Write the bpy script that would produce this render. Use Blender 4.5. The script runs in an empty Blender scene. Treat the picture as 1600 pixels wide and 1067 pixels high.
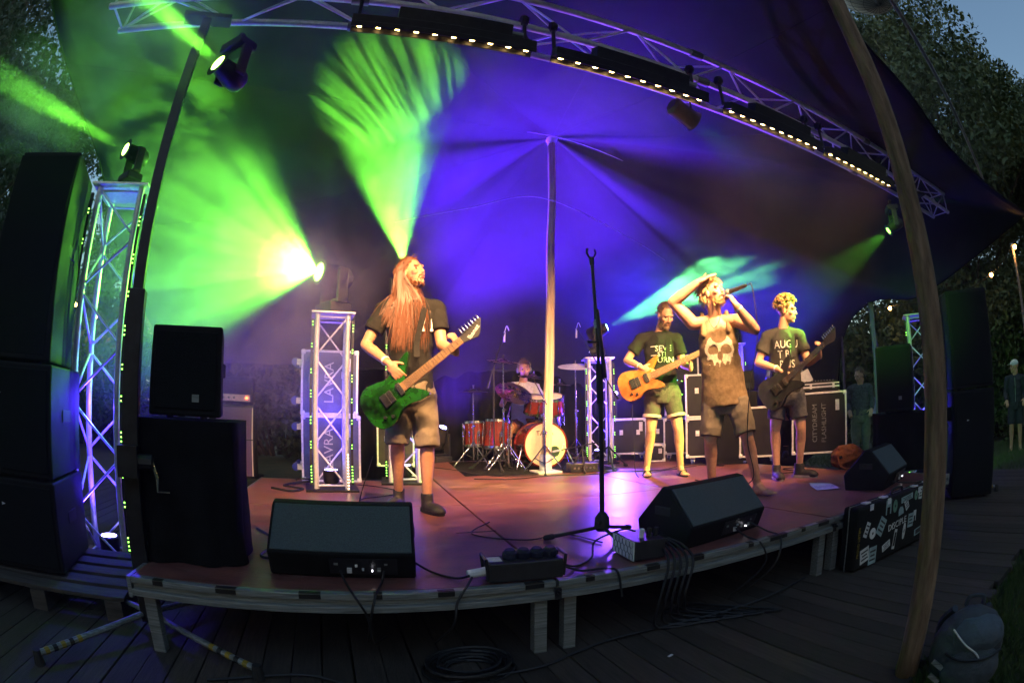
import bpy, bmesh, math, random
import numpy as np
from mathutils import Vector as V, Matrix as MX, noise as MN
from mathutils.bvhtree import BVHTree
random.seed(7); rng = np.random.default_rng(7)
S = bpy.context.scene; COL = S.collection
PI = math.pi; R_ = math.radians

# ------------------------------------------------------------------ camera
YAW, PITCH, ROLL = R_(19.5), R_(7.5), R_(-0.5)
fw = V((math.sin(YAW)*math.cos(PITCH), math.cos(YAW)*math.cos(PITCH), math.sin(PITCH)))
rt = V((math.cos(YAW), -math.sin(YAW), 0)); up = rt.cross(fw)
rt, up = rt*math.cos(ROLL)+up*math.sin(ROLL), -rt*math.sin(ROLL)+up*math.cos(ROLL)
cd = bpy.data.cameras.new('camera'); cam = bpy.data.objects.new('camera', cd); COL.objects.link(cam)
cam.matrix_world = MX(((rt.x, up.x, -fw.x, 0), (rt.y, up.y, -fw.y, 0), (rt.z, up.z, -fw.z, 1.12), (0, 0, 0, 1)))
cd.type = 'PANO'; cd.panorama_type = 'FISHEYE_EQUISOLID'
cd.sensor_fit = 'HORIZONTAL'; cd.sensor_width = 36; cd.sensor_height = 24
cd.fisheye_lens = 18.5625; cd.fisheye_fov = R_(180)
cd.clip_start = .05; cd.clip_end = 500
S.camera = cam

# ------------------------------------------------------------------ sky, dusk
w = bpy.data.worlds.new('World'); S.world = w; w.use_nodes = True
nt = w.node_tree; bg = nt.nodes['Background']
sky = nt.nodes.new('ShaderNodeTexSky'); sky.sky_type = 'NISHITA'; sky.sun_disc = False
sky.sun_elevation = R_(22); sky.sun_rotation = R_(200); sky.altitude = 20; sky.air_density = 1.6; sky.dust_density = .6; sky.ozone_density = 3.5
nt.links.new(sky.outputs[0], bg.inputs[0]); bg.inputs[1].default_value = SKY_STRENGTH = .15
sl = bpy.data.lights.new('sun', 'SUN'); sl.energy = .02; sl.angle = R_(25); sl.color = (1, .75, .6)
so = bpy.data.objects.new('sun', sl); COL.objects.link(so); so.rotation_euler = (R_(84), 0, R_(-20))
S.view_settings.view_transform = 'Standard'; S.view_settings.look = 'None'; S.view_settings.exposure = 0; S.view_settings.gamma = 1
S.render.engine = 'CYCLES'
cy = S.cycles; cy.use_denoising = True; cy.max_bounces = 4; cy.diffuse_bounces = 1; cy.glossy_bounces = 1; cy.transmission_bounces = 4
cy.volume_bounces = 0; cy.transparent_max_bounces = 6; cy.sample_clamp_indirect = 4; cy.use_light_tree = True
cy.use_adaptive_sampling = True; cy.adaptive_threshold = .09
try: cy.denoiser = 'OPENIMAGEDENOISE'
except Exception: pass

# ------------------------------------------------------------------ materials
def mat(name, col, rough=.6, metal=0, var=.25, scale=12, bump=0, bscale=60, emis=None, estr=0, col2=None, coat=0, rnd=0, stretch=None, spec=None, scuff=0):
    m = bpy.data.materials.new(name); m.use_nodes = True; n = m.node_tree; b = n.nodes['Principled BSDF']; L = n.links.new
    tc = n.nodes.new('ShaderNodeTexCoord'); vec = tc.outputs['Object']
    if stretch:
        mp = n.nodes.new('ShaderNodeMapping'); mp.inputs['Scale'].default_value = stretch; L(vec, mp.inputs[0]); vec = mp.outputs[0]
    nz = n.nodes.new('ShaderNodeTexNoise'); nz.inputs['Scale'].default_value = scale; nz.inputs['Detail'].default_value = 3; nz.inputs['Roughness'].default_value = .65
    if rnd:
        oi = n.nodes.new('ShaderNodeObjectInfo'); ad = n.nodes.new('ShaderNodeVectorMath'); ad.operation = 'MULTIPLY_ADD'
        cb = n.nodes.new('ShaderNodeCombineXYZ'); L(oi.outputs['Random'], cb.inputs[0]); L(oi.outputs['Random'], cb.inputs[1]); L(oi.outputs['Random'], cb.inputs[2])
        L(cb.outputs[0], ad.inputs[0]); ad.inputs[1].default_value = (37, 11, 23); L(vec, ad.inputs[2]); vec = ad.outputs[0]
    L(vec, nz.inputs[0])
    cr = n.nodes.new('ShaderNodeValToRGB'); c2 = col2 or tuple(min(1, c*(1+var)) for c in col)
    c1 = col if col2 else tuple(c*(1-var) for c in col)
    cr.color_ramp.elements[0].position = .32; cr.color_ramp.elements[1].position = .68
    cr.color_ramp.elements[0].color = (*c1, 1); cr.color_ramp.elements[1].color = (*c2, 1)
    L(nz.outputs[0], cr.inputs[0]); out = cr.outputs[0]
    if rnd:
        hv = n.nodes.new('ShaderNodeHueSaturation'); mr = n.nodes.new('ShaderNodeMapRange'); L(oi.outputs['Random'], mr.inputs[0])
        mr.inputs[3].default_value = 1-rnd; mr.inputs[4].default_value = 1+rnd; L(mr.outputs[0], hv.inputs['Value']); L(out, hv.inputs['Color']); out = hv.outputs[0]
    if scuff:       # scratches and worn spots
        sc = []
        for st_, s_, lo, hi in (((1.5, 26, 1), 5, .64, .72), ((22, 2, 1), 4, .66, .74), ((1, 1, 1), 7, .62, .8)):
            mp = n.nodes.new('ShaderNodeMapping'); mp.inputs['Scale'].default_value = st_; mp.inputs['Rotation'].default_value = (0, 0, .3*s_); L(tc.outputs['Object'], mp.inputs[0]); z_ = n.nodes.new('ShaderNodeTexNoise'); z_.inputs['Scale'].default_value = s_; z_.inputs['Detail'].default_value = 2; L(mp.outputs[0], z_.inputs[0])
            r_ = n.nodes.new('ShaderNodeMapRange'); L(z_.outputs[0], r_.inputs[0]); r_.inputs[1].default_value = lo; r_.inputs[2].default_value = hi; sc.append(r_.outputs[0])
        a1 = n.nodes.new('ShaderNodeMath'); a1.operation = 'MAXIMUM'; L(sc[0], a1.inputs[0]); L(sc[1], a1.inputs[1]); a2 = n.nodes.new('ShaderNodeMath'); a2.operation = 'MAXIMUM'; L(a1.outputs[0], a2.inputs[0]); L(sc[2], a2.inputs[1]); a3 = n.nodes.new('ShaderNodeMath'); a3.operation = 'MULTIPLY'; a3.inputs[1].default_value = scuff; L(a2.outputs[0], a3.inputs[0])
        mxn = n.nodes.new('ShaderNodeMix'); mxn.data_type = 'RGBA'; L(a3.outputs[0], mxn.inputs[0]); L(out, mxn.inputs[6]); mxn.inputs[7].default_value = (.3, .22, .19, 1); out = mxn.outputs[2]
    L(out, b.inputs['Base Color'])
    b.inputs['Metallic'].default_value = metal
    mr2 = n.nodes.new('ShaderNodeMapRange'); L(nz.outputs[0], mr2.inputs[0]); mr2.inputs[3].default_value = max(.03, rough-.12); mr2.inputs[4].default_value = min(1, rough+.12)
    L(mr2.outputs[0], b.inputs['Roughness'])
    if coat: b.inputs['Coat Weight'].default_value = coat; b.inputs['Coat Roughness'].default_value = .08
    if spec is not None: b.inputs['Specular IOR Level'].default_value = spec
    if bump:
        n2 = n.nodes.new('ShaderNodeTexNoise'); n2.inputs['Scale'].default_value = bscale; n2.inputs['Detail'].default_value = 2; L(vec, n2.inputs[0])
        bp = n.nodes.new('ShaderNodeBump'); bp.inputs['Strength'].default_value = bump; bp.inputs['Distance'].default_value = .01
        L(n2.outputs[0], bp.inputs['Height']); L(bp.outputs[0], b.inputs['Normal'])
    if emis: b.inputs['Emission Color'].default_value = (*emis, 1); b.inputs['Emission Strength'].default_value = estr
    return m
M = {}
M['alu'] = mat('brushed_aluminium', (.78, .78, .8), .42, .35, .12, 30, .08, 90)
M['alu_dull'] = mat('weathered_aluminium', (.24, .26, .25), .5, .45, .4, 9, .15, 40, stretch=(.6, 6, 14))
M['steel'] = mat('chrome', (.72, .72, .74), .16, 1, .08, 20)
M['black_plastic'] = mat('black_plastic', (.018, .018, .02), .5, 0, .3, 20, .12, 120)
M['black_paint'] = mat('black_textured_paint', (.007, .0073, .008), .72, 0, .35, 14, .35, 220, spec=.22)
M['grille'] = mat('dark_foam_grille', (.009, .0105, .011), .9, 0, .35, 160, .5, 260, spec=.15)
M['black_metal'] = mat('black_metal', (.022, .022, .025), .38, .3, .3, 18)
M['rubber'] = mat('black_rubber', (.015, .015, .016), .75, 0, .3, 30)
M['cable'] = mat('cable_rubber', (.014, .014, .016), .55, 0, .3, 40)
M['cloth'] = mat('black_cloth', (.007, .007, .008), .95, 0, .45, 5, .5, 300, spec=.15)
M['canopy'] = mat('dark_stretch_fabric', (.042, .042, .046), .82, 0, .18, 1.6, .22, 420, spec=.2)
M['welt'] = mat('pale_welt', (.32, .32, .34), .7)
M['deck'] = mat('film_faced_plywood', (.11, .04, .032), .34, 0, .35, 3.5, .15, 70, stretch=(1, 2.2, 1), rnd=.2, col2=(.25, .095, .082), scuff=.35)
M['plank'] = mat('weathered_plank', (.032, .024, .018), .8, 0, .4, 6, .6, 30, stretch=(14, .9, 6), rnd=.3, col2=(.07, .054, .042))
M['wood'] = mat('debarked_pole', (.11, .065, .036), .8, 0, .4, 5, .9, 22, stretch=(6, 6, .9), col2=(.29, .185, .11))
M['post'] = mat('grey_post', (.16, .13, .1), .8, 0, .4, 5, .6, 26, stretch=(9, 9, .7), col2=(.26, .22, .17))
M['wood2'] = mat('pine_pole', (.55, .37, .22), .6, 0, .4, 4, .5, 26, stretch=(8, 8, .6), col2=(.78, .62, .43))
M['pallet'] = mat('pallet_wood', (.06, .05, .04), .85, 0, .4, 6, .5, 30, stretch=(1, 8, 8))
M['grass_ground'] = mat('grass_ground', (.03, .045, .014), .95, 0, .5, 3, .6, 20, col2=(.075, .07, .03))
M['grass'] = mat('grass_blades', (.035, .07, .014), .7, 0, .5, 1.5, col2=(.08, .11, .03))
M['leaf'] = mat('oak_leaves', (.035, .065, .018), .6, 0, .5, .8, col2=(.085, .115, .035))
M['leaf2'] = mat('dark_leaves', (.025, .045, .016), .6, 0, .5, .9, col2=(.06, .075, .03))
M['bark'] = mat('bark', (.06, .045, .032), .9, 0, .4, 8, .9, 18, stretch=(4, 4, .8))
M['tape'] = mat('black_tape', (.01, .01, .011), .5)
M['hazard'] = mat('yellow_tape', (.3, .21, .015), .5)
M['case'] = mat('case_laminate', (.012, .012, .014), .42, 0, .3, 10, .1, 200)
M['case_blue'] = mat('case_blue_laminate', (.09, .1, .17), .45, 0, .2, 10, .1, 200)
M['case_tan'] = mat('case_tan_laminate', (.03, .022, .015), .5, 0, .3, 10)
M['white'] = mat('white_paint', (.75, .75, .74), .5, 0, .06, 20)
M['print'] = mat('white_print', (.55, .55, .52), .7, 0, .15, 40)
M['paper'] = mat('paper', (.72, .72, .72), .8, 0, .08, 9)
M['gold'] = mat('bronze_cymbal', (.55, .36, .14), .28, 1, .25, 8, .1, 60)
M['red'] = mat('red_burst_lacquer', (.1, .006, .004), .2, 0, .4, 4, coat=1, col2=(.24, .018, .007))
M['drumhead'] = mat('drumhead', (.82, .68, .42), .55, 0, .1, 5)
M['orange_bag'] = mat('rust_canvas', (.16, .05, .015), .9, 0, .4, 14, .8, 40)
M['blue_bag'] = mat('grey_blue_nylon', (.045, .055, .065), .75, 0, .25, 14, .5, 120)
M['blue_bag2'] = mat('light_blue_nylon', (.07, .095, .12), .7, 0, .2, 14, .5, 120)
M['skin'] = mat('skin', (.5, .25, .145), .5, 0, .12, 30, .12, 160)
M['skin2'] = mat('skin_pale', (.54, .285, .18), .5, 0, .12, 30, .12, 160)
M['hair_red'] = mat('auburn_hair', (.13, .042, .014), .45, 0, .45, 60, stretch=(6, 6, 1))
M['hair_blond'] = mat('blond_hair', (.42, .26, .11), .5, 0, .35, 60)
M['hair_brown'] = mat('brown_hair', (.11, .06, .03), .5, 0, .4, 60)
M['hair_curl'] = mat('curly_fair_hair', (.3, .18, .07), .55, 0, .45, 50)
M['tee'] = mat('black_cotton', (.02, .02, .02), .9, 0, .35, 6, .6, 400, spec=.2)
M['tee2'] = mat('charcoal_cotton', (.035, .034, .034), .9, 0, .35, 6, .6, 400, spec=.2)
M['tank'] = mat('washed_tan_cotton', (.2, .137, .076), .95, 0, .3, 24, .6, 300, spec=.1, col2=(.33, .235, .14))
M['tank_print'] = mat('pale_skull_print', (.78, .7, .5), .9, 0, .25, 60)
M['shorts'] = mat('khaki_cotton', (.2, .165, .12), .95, 0, .25, 9, .6, 300)
M['shorts_dark'] = mat('dark_denim', (.07, .06, .05), .95, 0, .3, 60, .6, 300)
M['shorts_grey'] = mat('grey_cotton', (.1, .1, .11), .95, 0, .3, 40, .6, 300)
M['cuff'] = mat('pale_cuff', (.5, .38, .33), .9)
M['shoe'] = mat('dark_leather', (.022, .02, .02), .6, 0, .4, 20, .3, 90)
M['sole'] = mat('pale_sole', (.4, .37, .34), .8)
M['band'] = mat('white_wristband', (.75, .7, .62), .6)
M['green_burst'] = mat('green_flame_lacquer', (.002, .008, .002), .18, 0, .4, 6, coat=1, col2=(.012, .13, .008))
M['amber_burst'] = mat('amber_burst_lacquer', (.3, .07, .015), .25, 0, .4, 5, coat=1, col2=(.5, .2, .05))
M['maple'] = mat('maple_neck', (.5, .29, .12), .4, 0, .15, 12, stretch=(1, 9, 9))
M['rosewood'] = mat('fretboard', (.34, .2, .09), .5, 0, .25, 12, stretch=(1, 9, 9))
M['rosewood_dark'] = mat('dark_fretboard', (.06, .035, .025), .5, 0, .25, 12)
M['denim'] = mat('light_denim', (.28, .33, .4), .9, 0, .2, 20)
M['navy'] = mat('navy_jacket', (.02, .022, .032), .8, 0, .3, 20)
M['cap_white'] = mat('white_cap', (.65, .66, .7), .8)
M['cap_violet'] = mat('dark_cap', (.1, .06, .16), .7)
M['eye'] = mat('eye', (.05, .04, .035), .2)
M['balloon'] = mat('white_balloon_skin', (.75, .74, .7), .5, 0, .05, 6)
M['rope'] = mat('grey_rope', (.2, .2, .21), .8)
M['purple_grille'] = mat('purple_grille_cloth', (.11, .06, .11), .9, 0, .3, 200, .4, 300)
M['amp_face'] = mat('amp_faceplate', (.6, .42, .34), .4)
M['plaid'] = mat('plaid_shirt', (.02, .02, .022), .9, 0, .5, 25, col2=(.09, .09, .1))
M['lips'] = mat('lips', (.3, .1, .08), .45)
M['mouth'] = mat('open_mouth', (.03, .008, .008), .6)
M['khaki'] = mat('sage_trousers', (.12, .12, .08), .9)
def emit(name, col, st):
    m = mat(name, (.02, .02, .02), .5, emis=col, estr=st); m.cycles.emission_sampling = 'NONE'; return m
M['e_green'] = emit('green_led', (.25, 1, .08), 9); M['e_amber'] = emit('amber_led', (1, .62, .2), 26)
M['e_bulb'] = emit('festoon_bulb', (1, .5, .12), 40); M['e_violet'] = emit('violet_lens', (.35, .3, 1), 22)
M['e_red'] = emit('red_pilot', (1, .12, .03), 12); M['e_cyan'] = emit('cyan_lens', (.35, .85, 1), 30)
M['e_lens'] = emit('lime_lens', (.5, 1, .12), 22); M['e_blue'] = emit('blue_pilot', (.2, .6, 1), 5); M['e_white'] = emit('white_pilot', (.9, .9, 1), 5)
M['e_wash'] = emit('bright_violet_lens', (.3, .22, 1), 70); M['e_wash'].cycles.emission_sampling = 'AUTO'
M['e_strip'] = emit('warm_strip', (1, .6, .35), 10)

# ------------------------------------------------------------------ mesh helpers
TS = bpy.data.scenes.new('workshop')     # objects are shaped here, away from the big scene
def evalmesh(o):
    TS.collection.objects.link(o); TS.view_layers[0].update(); dg = TS.view_layers[0].depsgraph; me = bpy.data.meshes.new_from_object(o.evaluated_get(dg)); TS.collection.objects.unlink(o); return me
class G:
    def __init__(s): s.v = []; s.f = []
    def add(s, vs, fs, T=None):
        o = len(s.v)
        s.v += [tuple(T @ V(p)) if T else tuple(p) for p in vs]; s.f += [tuple(i+o for i in f) for f in fs]; return s
    def box(s, c, d, R=None):
        c = V(c); vs = []
        for i in (-1, 1):
            for j in (-1, 1):
                for k in (-1, 1):
                    q = V((i*d[0]/2, j*d[1]/2, k*d[2]/2)); vs.append(c + (R @ q if R else q))
        return s.add(vs, [(0, 1, 3, 2), (4, 6, 7, 5), (0, 4, 5, 1), (2, 3, 7, 6), (0, 2, 6, 4), (1, 5, 7, 3)])
    def loft(s, rings, n=16, cap=True):
        o = len(s.v)
        for c, ax, ay in rings:
            c = V(c); ax = V(ax); ay = V(ay)
            for i in range(n):
                a = 2*PI*i/n; s.v.append(tuple(c + ax*math.cos(a) + ay*math.sin(a)))
        for r in range(len(rings)-1):
            for i in range(n):
                j = (i+1) % n; a = o+r*n
                s.f.append((a+i, a+j, a+n+j, a+n+i))
        if cap:
            s.f.append(tuple(o+i for i in range(n))[::-1]); k = o+(len(rings)-1)*n; s.f.append(tuple(k+i for i in range(n)))
        return s
    def cyl(s, p, q, r1, r2=None, n=10, cap=True):
        p = V(p); q = V(q); d = q-p; a = d.orthogonal().normalized(); b = d.normalized().cross(a); r2 = r1 if r2 is None else r2
        return s.loft([(p, a*r1, b*r1), (q, a*r2, b*r2)], n, cap)
    def tube(s, pts, r, n=6, cap=True):
        pts = [V(p) for p in pts]; rings = []; a = None
        for i, p in enumerate(pts):
            d = (pts[min(i+1, len(pts)-1)] - pts[max(i-1, 0)])
            if d.length < 1e-9: d = V((0, 0, 1))
            d.normalize(); a = d.orthogonal() if a is None else (a - d*a.dot(d)); a = a.normalized() if a.length > 1e-6 else d.orthogonal().normalized()
            b = d.cross(a); rr = r[i] if isinstance(r, (list, tuple)) else r; rings.append((p, a*rr, b*rr))
        return s.loft(rings, n, cap)
    def caps(s, p, q, r1, r2, n=12):
        p = V(p); q = V(q); d = q-p; L = d.length
        d = d/L if L > 1e-6 else V((0, 0, 1)); a = d.orthogonal().normalized(); b = d.cross(a); rings = []
        for t in (-.95, -.6, 0): c = math.sqrt(1-t*t); rings.append((p+d*r1*t, a*r1*c, b*r1*c))
        for t in (0, .6, .95): c = math.sqrt(1-t*t); rings.append((q+d*r2*t, a*r2*c, b*r2*c))
        return s.loft(rings, n)
    def ell(s, c, ax, ay, az, n=16, m=10):
        c = V(c); ax = V(ax); ay = V(ay); az = V(az); rings = []
        for k in range(m+1):
            t = -PI/2 + PI*k/m; t = max(-1.5, min(1.5, t)); rings.append((c+az*math.sin(t), ax*math.cos(t), ay*math.cos(t)))
        return s.loft(rings, n)
    def ball(s, c, r, n=12, m=8): return s.ell(c, (r, 0, 0), (0, r, 0), (0, 0, r), n, m)
    def prism(s, pts, z0, z1, T=None):
        n = len(pts); vs = [(x, y, z0) for x, y in pts] + [(x, y, z1) for x, y in pts]
        fs = [tuple(range(n))[::-1], tuple(range(n, 2*n))] + [(i, (i+1) % n, n+(i+1) % n, n+i) for i in range(n)]
        return s.add(vs, fs, T)
    def lathe(s, prof, c=(0, 0, 0), axis=(0, 0, 1), n=24, cap=True):
        c = V(c); d = V(axis).normalized(); a = d.orthogonal().normalized(); b = d.cross(a)
        return s.loft([(c+d*z, a*max(r, 1e-4), b*max(r, 1e-4)) for r, z in prof], n, cap)
    def mesh(s, name):
        m = bpy.data.meshes.new(name); m.from_pydata(s.v, [], s.f); m.update(); return m
def obj(name, me, m=None, parent=None, smooth=False, bev=0, loc=None):
    if isinstance(me, G): me = me.mesh(name)
    o = bpy.data.objects.new(name, me); COL.objects.link(o)
    if m is not None: 
        me.materials.clear(); me.materials.append(M[m] if isinstance(m, str) else m)
    if smooth:
        me.shade_smooth()
        if smooth != 'all':
            try: me.set_sharp_from_angle(angle=R_(40))
            except Exception: pass
    if parent is not None: o.parent = parent
    if loc is not None: o.location = loc
    if bev:
        b = o.modifiers.new('b', 'BEVEL'); b.width = bev; b.segments = 2; b.limit_method = 'ANGLE'
    return o
def tag(o, label=None, cat=None, group=None, kind=None):
    if label: o['label'] = label
    if cat: o['category'] = cat
    if group: o['group'] = group
    if kind: o['kind'] = kind
    return o
def thing(name, label, cat, loc=(0, 0, 0), rz=0, group=None):
    o = bpy.data.objects.new(name, None); COL.objects.link(o); o.location = loc; o.rotation_euler = (0, 0, R_(rz)); o.empty_display_size = .1
    return tag(o, label, cat, group)
def inst(name, me, parent, T=None, bev=0):
    o = bpy.data.objects.new(name, me); COL.objects.link(o); o.parent = parent
    if T is not None: o.matrix_local = T
    if bev: b = o.modifiers.new('b', 'BEVEL'); b.width = bev; b.segments = 2; b.limit_method = 'ANGLE'
    return o
def frame(o, x, y, z): return MX(((x[0], y[0], z[0], o[0]), (x[1], y[1], z[1], o[1]), (x[2], y[2], z[2], o[2]), (0, 0, 0, 1)))
def aim(o, d, upv=(0, 0, 1)):       # matrix whose +Z points along d
    z = V(d).normalized(); x = V(upv).cross(z)
    x = x.normalized() if x.length > 1e-4 else z.orthogonal().normalized()
    return frame(o, x, z.cross(x), z)
_rodcache = {}
def rod(parent, name, p, q, r, m, n=8):     # a bar between two points; alike bars share mesh data
    p = V(p); q = V(q); L = (q-p).length; key = (name, round(L, 3), r, m)
    if key not in _rodcache:
        me = G().cyl((0, 0, 0), (0, 0, L), r, n=n).mesh(name); me.materials.append(M[m]); me.shade_smooth()
        try: me.set_sharp_from_angle(angle=R_(40))
        except Exception: pass
        _rodcache[key] = me
    return inst(name, _rodcache[key], parent, aim(p, q-p))
def spline(pts, k=6, closed=False):
    pts = [V(p) for p in pts]; n = len(pts); out = []
    for i in range(n if closed else n-1):
        P = [pts[(i+j) % n] if closed else pts[max(0, min(n-1, i+j))] for j in (-1, 0, 1, 2)]
        for t in range(k):
            t /= k; out.append(.5*((2*P[1])+(P[2]-P[0])*t+(2*P[0]-5*P[1]+4*P[2]-P[3])*t*t+(3*P[1]-P[0]-3*P[2]+P[3])*t**3))
    if not closed: out.append(pts[-1])
    return out
def text(s, size, name='lettering'):
    cu = bpy.data.curves.new('t', 'FONT'); cu.body = s; cu.size = size; cu.extrude = .0008; cu.align_x = 'CENTER'; cu.align_y = 'CENTER'; cu.resolution_u = 2
    o = bpy.data.objects.new('t', cu); me = evalmesh(o); me.name = name
    bpy.data.objects.remove(o); bpy.data.curves.remove(cu); return me
def remesh(g, vox, smooth=2, wr=0, wf=6, name='m'):
    me = g.mesh('tmp'); o = bpy.data.objects.new('tmp', me)
    r = o.modifiers.new('r', 'REMESH'); r.mode = 'VOXEL'; r.voxel_size = vox
    if smooth: sm = o.modifiers.new('s', 'SMOOTH'); sm.iterations = smooth; sm.factor = .5
    out = evalmesh(o); out.name = name
    bpy.data.objects.remove(o); bpy.data.meshes.remove(me)
    if wr:
        n = len(out.vertices); co = np.empty(n*3); no = np.empty(n*3); out.vertices.foreach_get('co', co); out.vertices.foreach_get('normal', no); co = co.reshape(-1, 3); no = no.reshape(-1, 3)
        kk = np.array([(1-2.2*abs(MN.noise(V((x*wf*.8+z*2.5, y*wf*.8, z*wf*1.1-x*3)))))*.7+.4*MN.noise(V((x*wf*2.3+9, y*wf*2.3, z*wf*2.9)))-.25 for x, y, z in co.tolist()])
        out.vertices.foreach_set('co', (co+no*(kk*wr)[:, None]).ravel()); out.update()
    return out
def tree_copy(o, parent=None):
    c = o.copy(); COL.objects.link(c); c.parent = parent
    for ch in o.children: tree_copy(ch, c)
    return c
def spot(parent, loc, d, power, col, size, blend=.15, gobo=None, rad=.03, name='lamp_light', amt=(.42, .6), gs=None):
    l = bpy.data.lights.new(name, 'SPOT'); l.energy = power; l.color = col; l.spot_size = R_(size); l.spot_blend = blend; l.shadow_soft_size = rad
    o = bpy.data.objects.new(name, l); COL.objects.link(o); o.parent = parent
    T = aim(loc, -V(d)); o.matrix_local = T
    if gobo:
        l.use_nodes = True; n = l.node_tree; e = n.nodes['Emission']; tc = n.nodes.new('ShaderNodeTexCoord')
        nz = n.nodes.new('ShaderNodeTexNoise'); nz.inputs['Scale'].default_value = gobo; nz.inputs['Detail'].default_value = 3
        cr = n.nodes.new('ShaderNodeValToRGB'); cr.color_ramp.elements[0].position = amt[0]; cr.color_ramp.elements[1].position = amt[1]
        cr.color_ramp.elements[0].color = (.06, .06, .06, 1)
        gm = n.nodes.new('ShaderNodeMapping'); gm.inputs['Scale'].default_value = gs or (1, 1, 1); n.links.new(tc.outputs['Normal'], gm.inputs[0]); n.links.new(gm.outputs[0], nz.inputs[0]); n.links.new(nz.outputs[0], cr.inputs[0]); n.links.new(cr.outputs[0], e.inputs['Strength'])
    return o
# ------------------------------------------------------------------ ground
def terrain_z(x, y):
    z = -.05
    if x > 7.4: z -= .05*(x-7.4) if x < 14 else .33
    return z
g = G(); N = 60
xs = [-80+160*i/N for i in range(N+1)] ; xs = sorted(set([-80, -40, -20, -12, -8, -5, -3, 0, 3, 5, 6.5, 7.4, 8, 9, 10, 11, 12, 13, 14, 18, 25, 40, 80]))
ys = [-60, -30, -15, -8, -4, -2, 0, 1, 2, 3, 4, 6, 8, 10, 12, 16, 22, 30, 60, 110]
vs = [(x, y, terrain_z(x, y)) for y in ys for x in xs]; nx = len(xs)
fs = [(j*nx+i, j*nx+i+1, (j+1)*nx+i+1, (j+1)*nx+i) for j in range(len(ys)-1) for i in range(nx-1)]
tag(obj('grass_ground', g.add(vs, fs), 'grass_ground'), kind='structure')
# boardwalk: one plank after the other, running towards the stage
bw = bpy.data.objects.new('boardwalk', None); COL.objects.link(bw); tag(bw, 'weathered wooden boardwalk running under the stage', kind='structure')
pm = []
for k in range(4):
    me = G().box((0, 3.9, -.02), (.128, 6.2+0.04*k, .04)).mesh('plank'); me.materials.append(M['plank']); pm.append(me)
for i in range(80):
    x = -3.4+.134*i
    o = inst('plank', pm[i % 4], bw, MX.Translation((x, random.uniform(-.015, .015), random.uniform(-.003, .002))) @ MX.Rotation(R_(random.uniform(-.1, .1)), 4, 'Z'), bev=.004)
# grass blades beside the boardwalk
def blades(n, fn, h, name, label):
    P = []; F = []
    k = 0
    while k < n:
        x, y, z = fn()
        a = random.uniform(0, PI); hh = h*random.uniform(.5, 1.2); ww = .0035*random.uniform(.7, 1.5); lx, ly = random.gauss(0, .35)*hh, random.gauss(0, .35)*hh
        o = len(P); P += [(x-ww*math.cos(a), y-ww*math.sin(a), z), (x+ww*math.cos(a), y+ww*math.sin(a), z), (x+lx*.4, y+ly*.4, z+hh*.6), (x+lx, y+ly, z+hh)]
        F += [(o, o+1, o+2), (o+1, o+3, o+2)]; k += 1
    me = bpy.data.meshes.new(name); me.from_pydata(P, [], F); tag(obj(name, me, 'grass'), label, 'grass', kind='stuff')
def gfn():
    if random.random() < .75: return random.uniform(1.7, 5), random.uniform(-.35, .74), -.05
    return random.uniform(5, 8), random.uniform(-1, .74), -.05
blades(26000, gfn, .07, 'grass', 'short green grass beside the right end of the boardwalk')
def gfn2():
    x = random.uniform(7.5, 14); return x, random.uniform(.5, 7), terrain_z(x, 0)
blades(16000, gfn2, .1, 'grass', 'sparse lawn under the trees beyond the right speakers')

# ------------------------------------------------------------------ stage
DZ = .37
M['seam'] = mat('stitched_seam', (.03, .03, .033), .8)
SA = math.atan2(-.25, 5.6)
st = thing('stage', 'low modular stage with reddish plywood deck and aluminium edge', 'stage', (-.95, 2.10, 0), math.degrees(SA))
cols = [(0, 1.86), (1.87, 3.73), (3.74, 5.6)]; W = 5.6
for ci, (x0, x1) in enumerate(cols):
    rows = [(.045, 2.0), (2.006, 3.55)] if ci == 0 else [(.045, 2.0), (2.006, 4.0), (4.006, 5.6)]
    for (y0, y1) in rows:
        obj('deck_panel', G().box(((x0+x1)/2, (y0+y1)/2, DZ-.012), (x1-x0-.004, y1-y0, .024)), 'deck', st, bev=.002)
    fr = obj('edge_frame', G().box(((x0+x1)/2, .02, DZ-.014), (x1-x0-.003, .044, .03)).box(((x0+x1)/2, .032, DZ-.043), (x1-x0-.003, .03, .03)).box(((x0+x1)/2, .018, DZ-.071), (x1-x0-.003, .05, .03)), 'alu_dull', st, bev=.003)
    for y in ([3.53] if ci == 0 else [5.58]):
        obj('edge_frame', G().box(((x0+x1)/2, y+.03, DZ-.05), (x1-x0, .05, .098)), 'alu_dull', st)
for x in (-.012, W+.012): obj('edge_frame', G().box((x, 1.8 if x < 0 else 2.8, DZ-.05), (.02, 3.6 if x < 0 else 5.6, .098)), 'alu_dull', st)
lm = G().box((0, 0, (DZ-.09)/2), (.06, .06, DZ-.09)).mesh('leg'); lm.materials.append(M['alu_dull'])
for x in (.07, 1.80, 1.94, 3.66, 3.81, 5.5):
    for y in (.06, 1.9, 3.4, 5.4):
        if y > 5 and x < 1.85: continue
        inst('leg', lm, st, MX.Translation((x, y, 0)), bev=.003)
for x, wd in ((.14, .07), (.46, .13), (.82, .13), (1.1, .05), (1.38, .1), (1.76, .12), (2.02, .06), (2.35, .1), (2.62, .09), (2.98, .05), (3.2, .2), (3.42, .05), (3.62, .15), (4.3, .1), (4.9, .14)):
    obj('tape', G().box((x, -.003, DZ-.012), (wd*.7, .006, .02)).box((x, .01, DZ+.002), (wd*.7, .03, .002)), 'tape', st)
for x in (1.865, 3.735): obj('clamp', G().box((x, -.006, DZ-.06), (.03, .014, .05)).cyl((x, -.012, DZ-.05), (x, -.03, DZ-.05), .008), 'black_metal', st)
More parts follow.
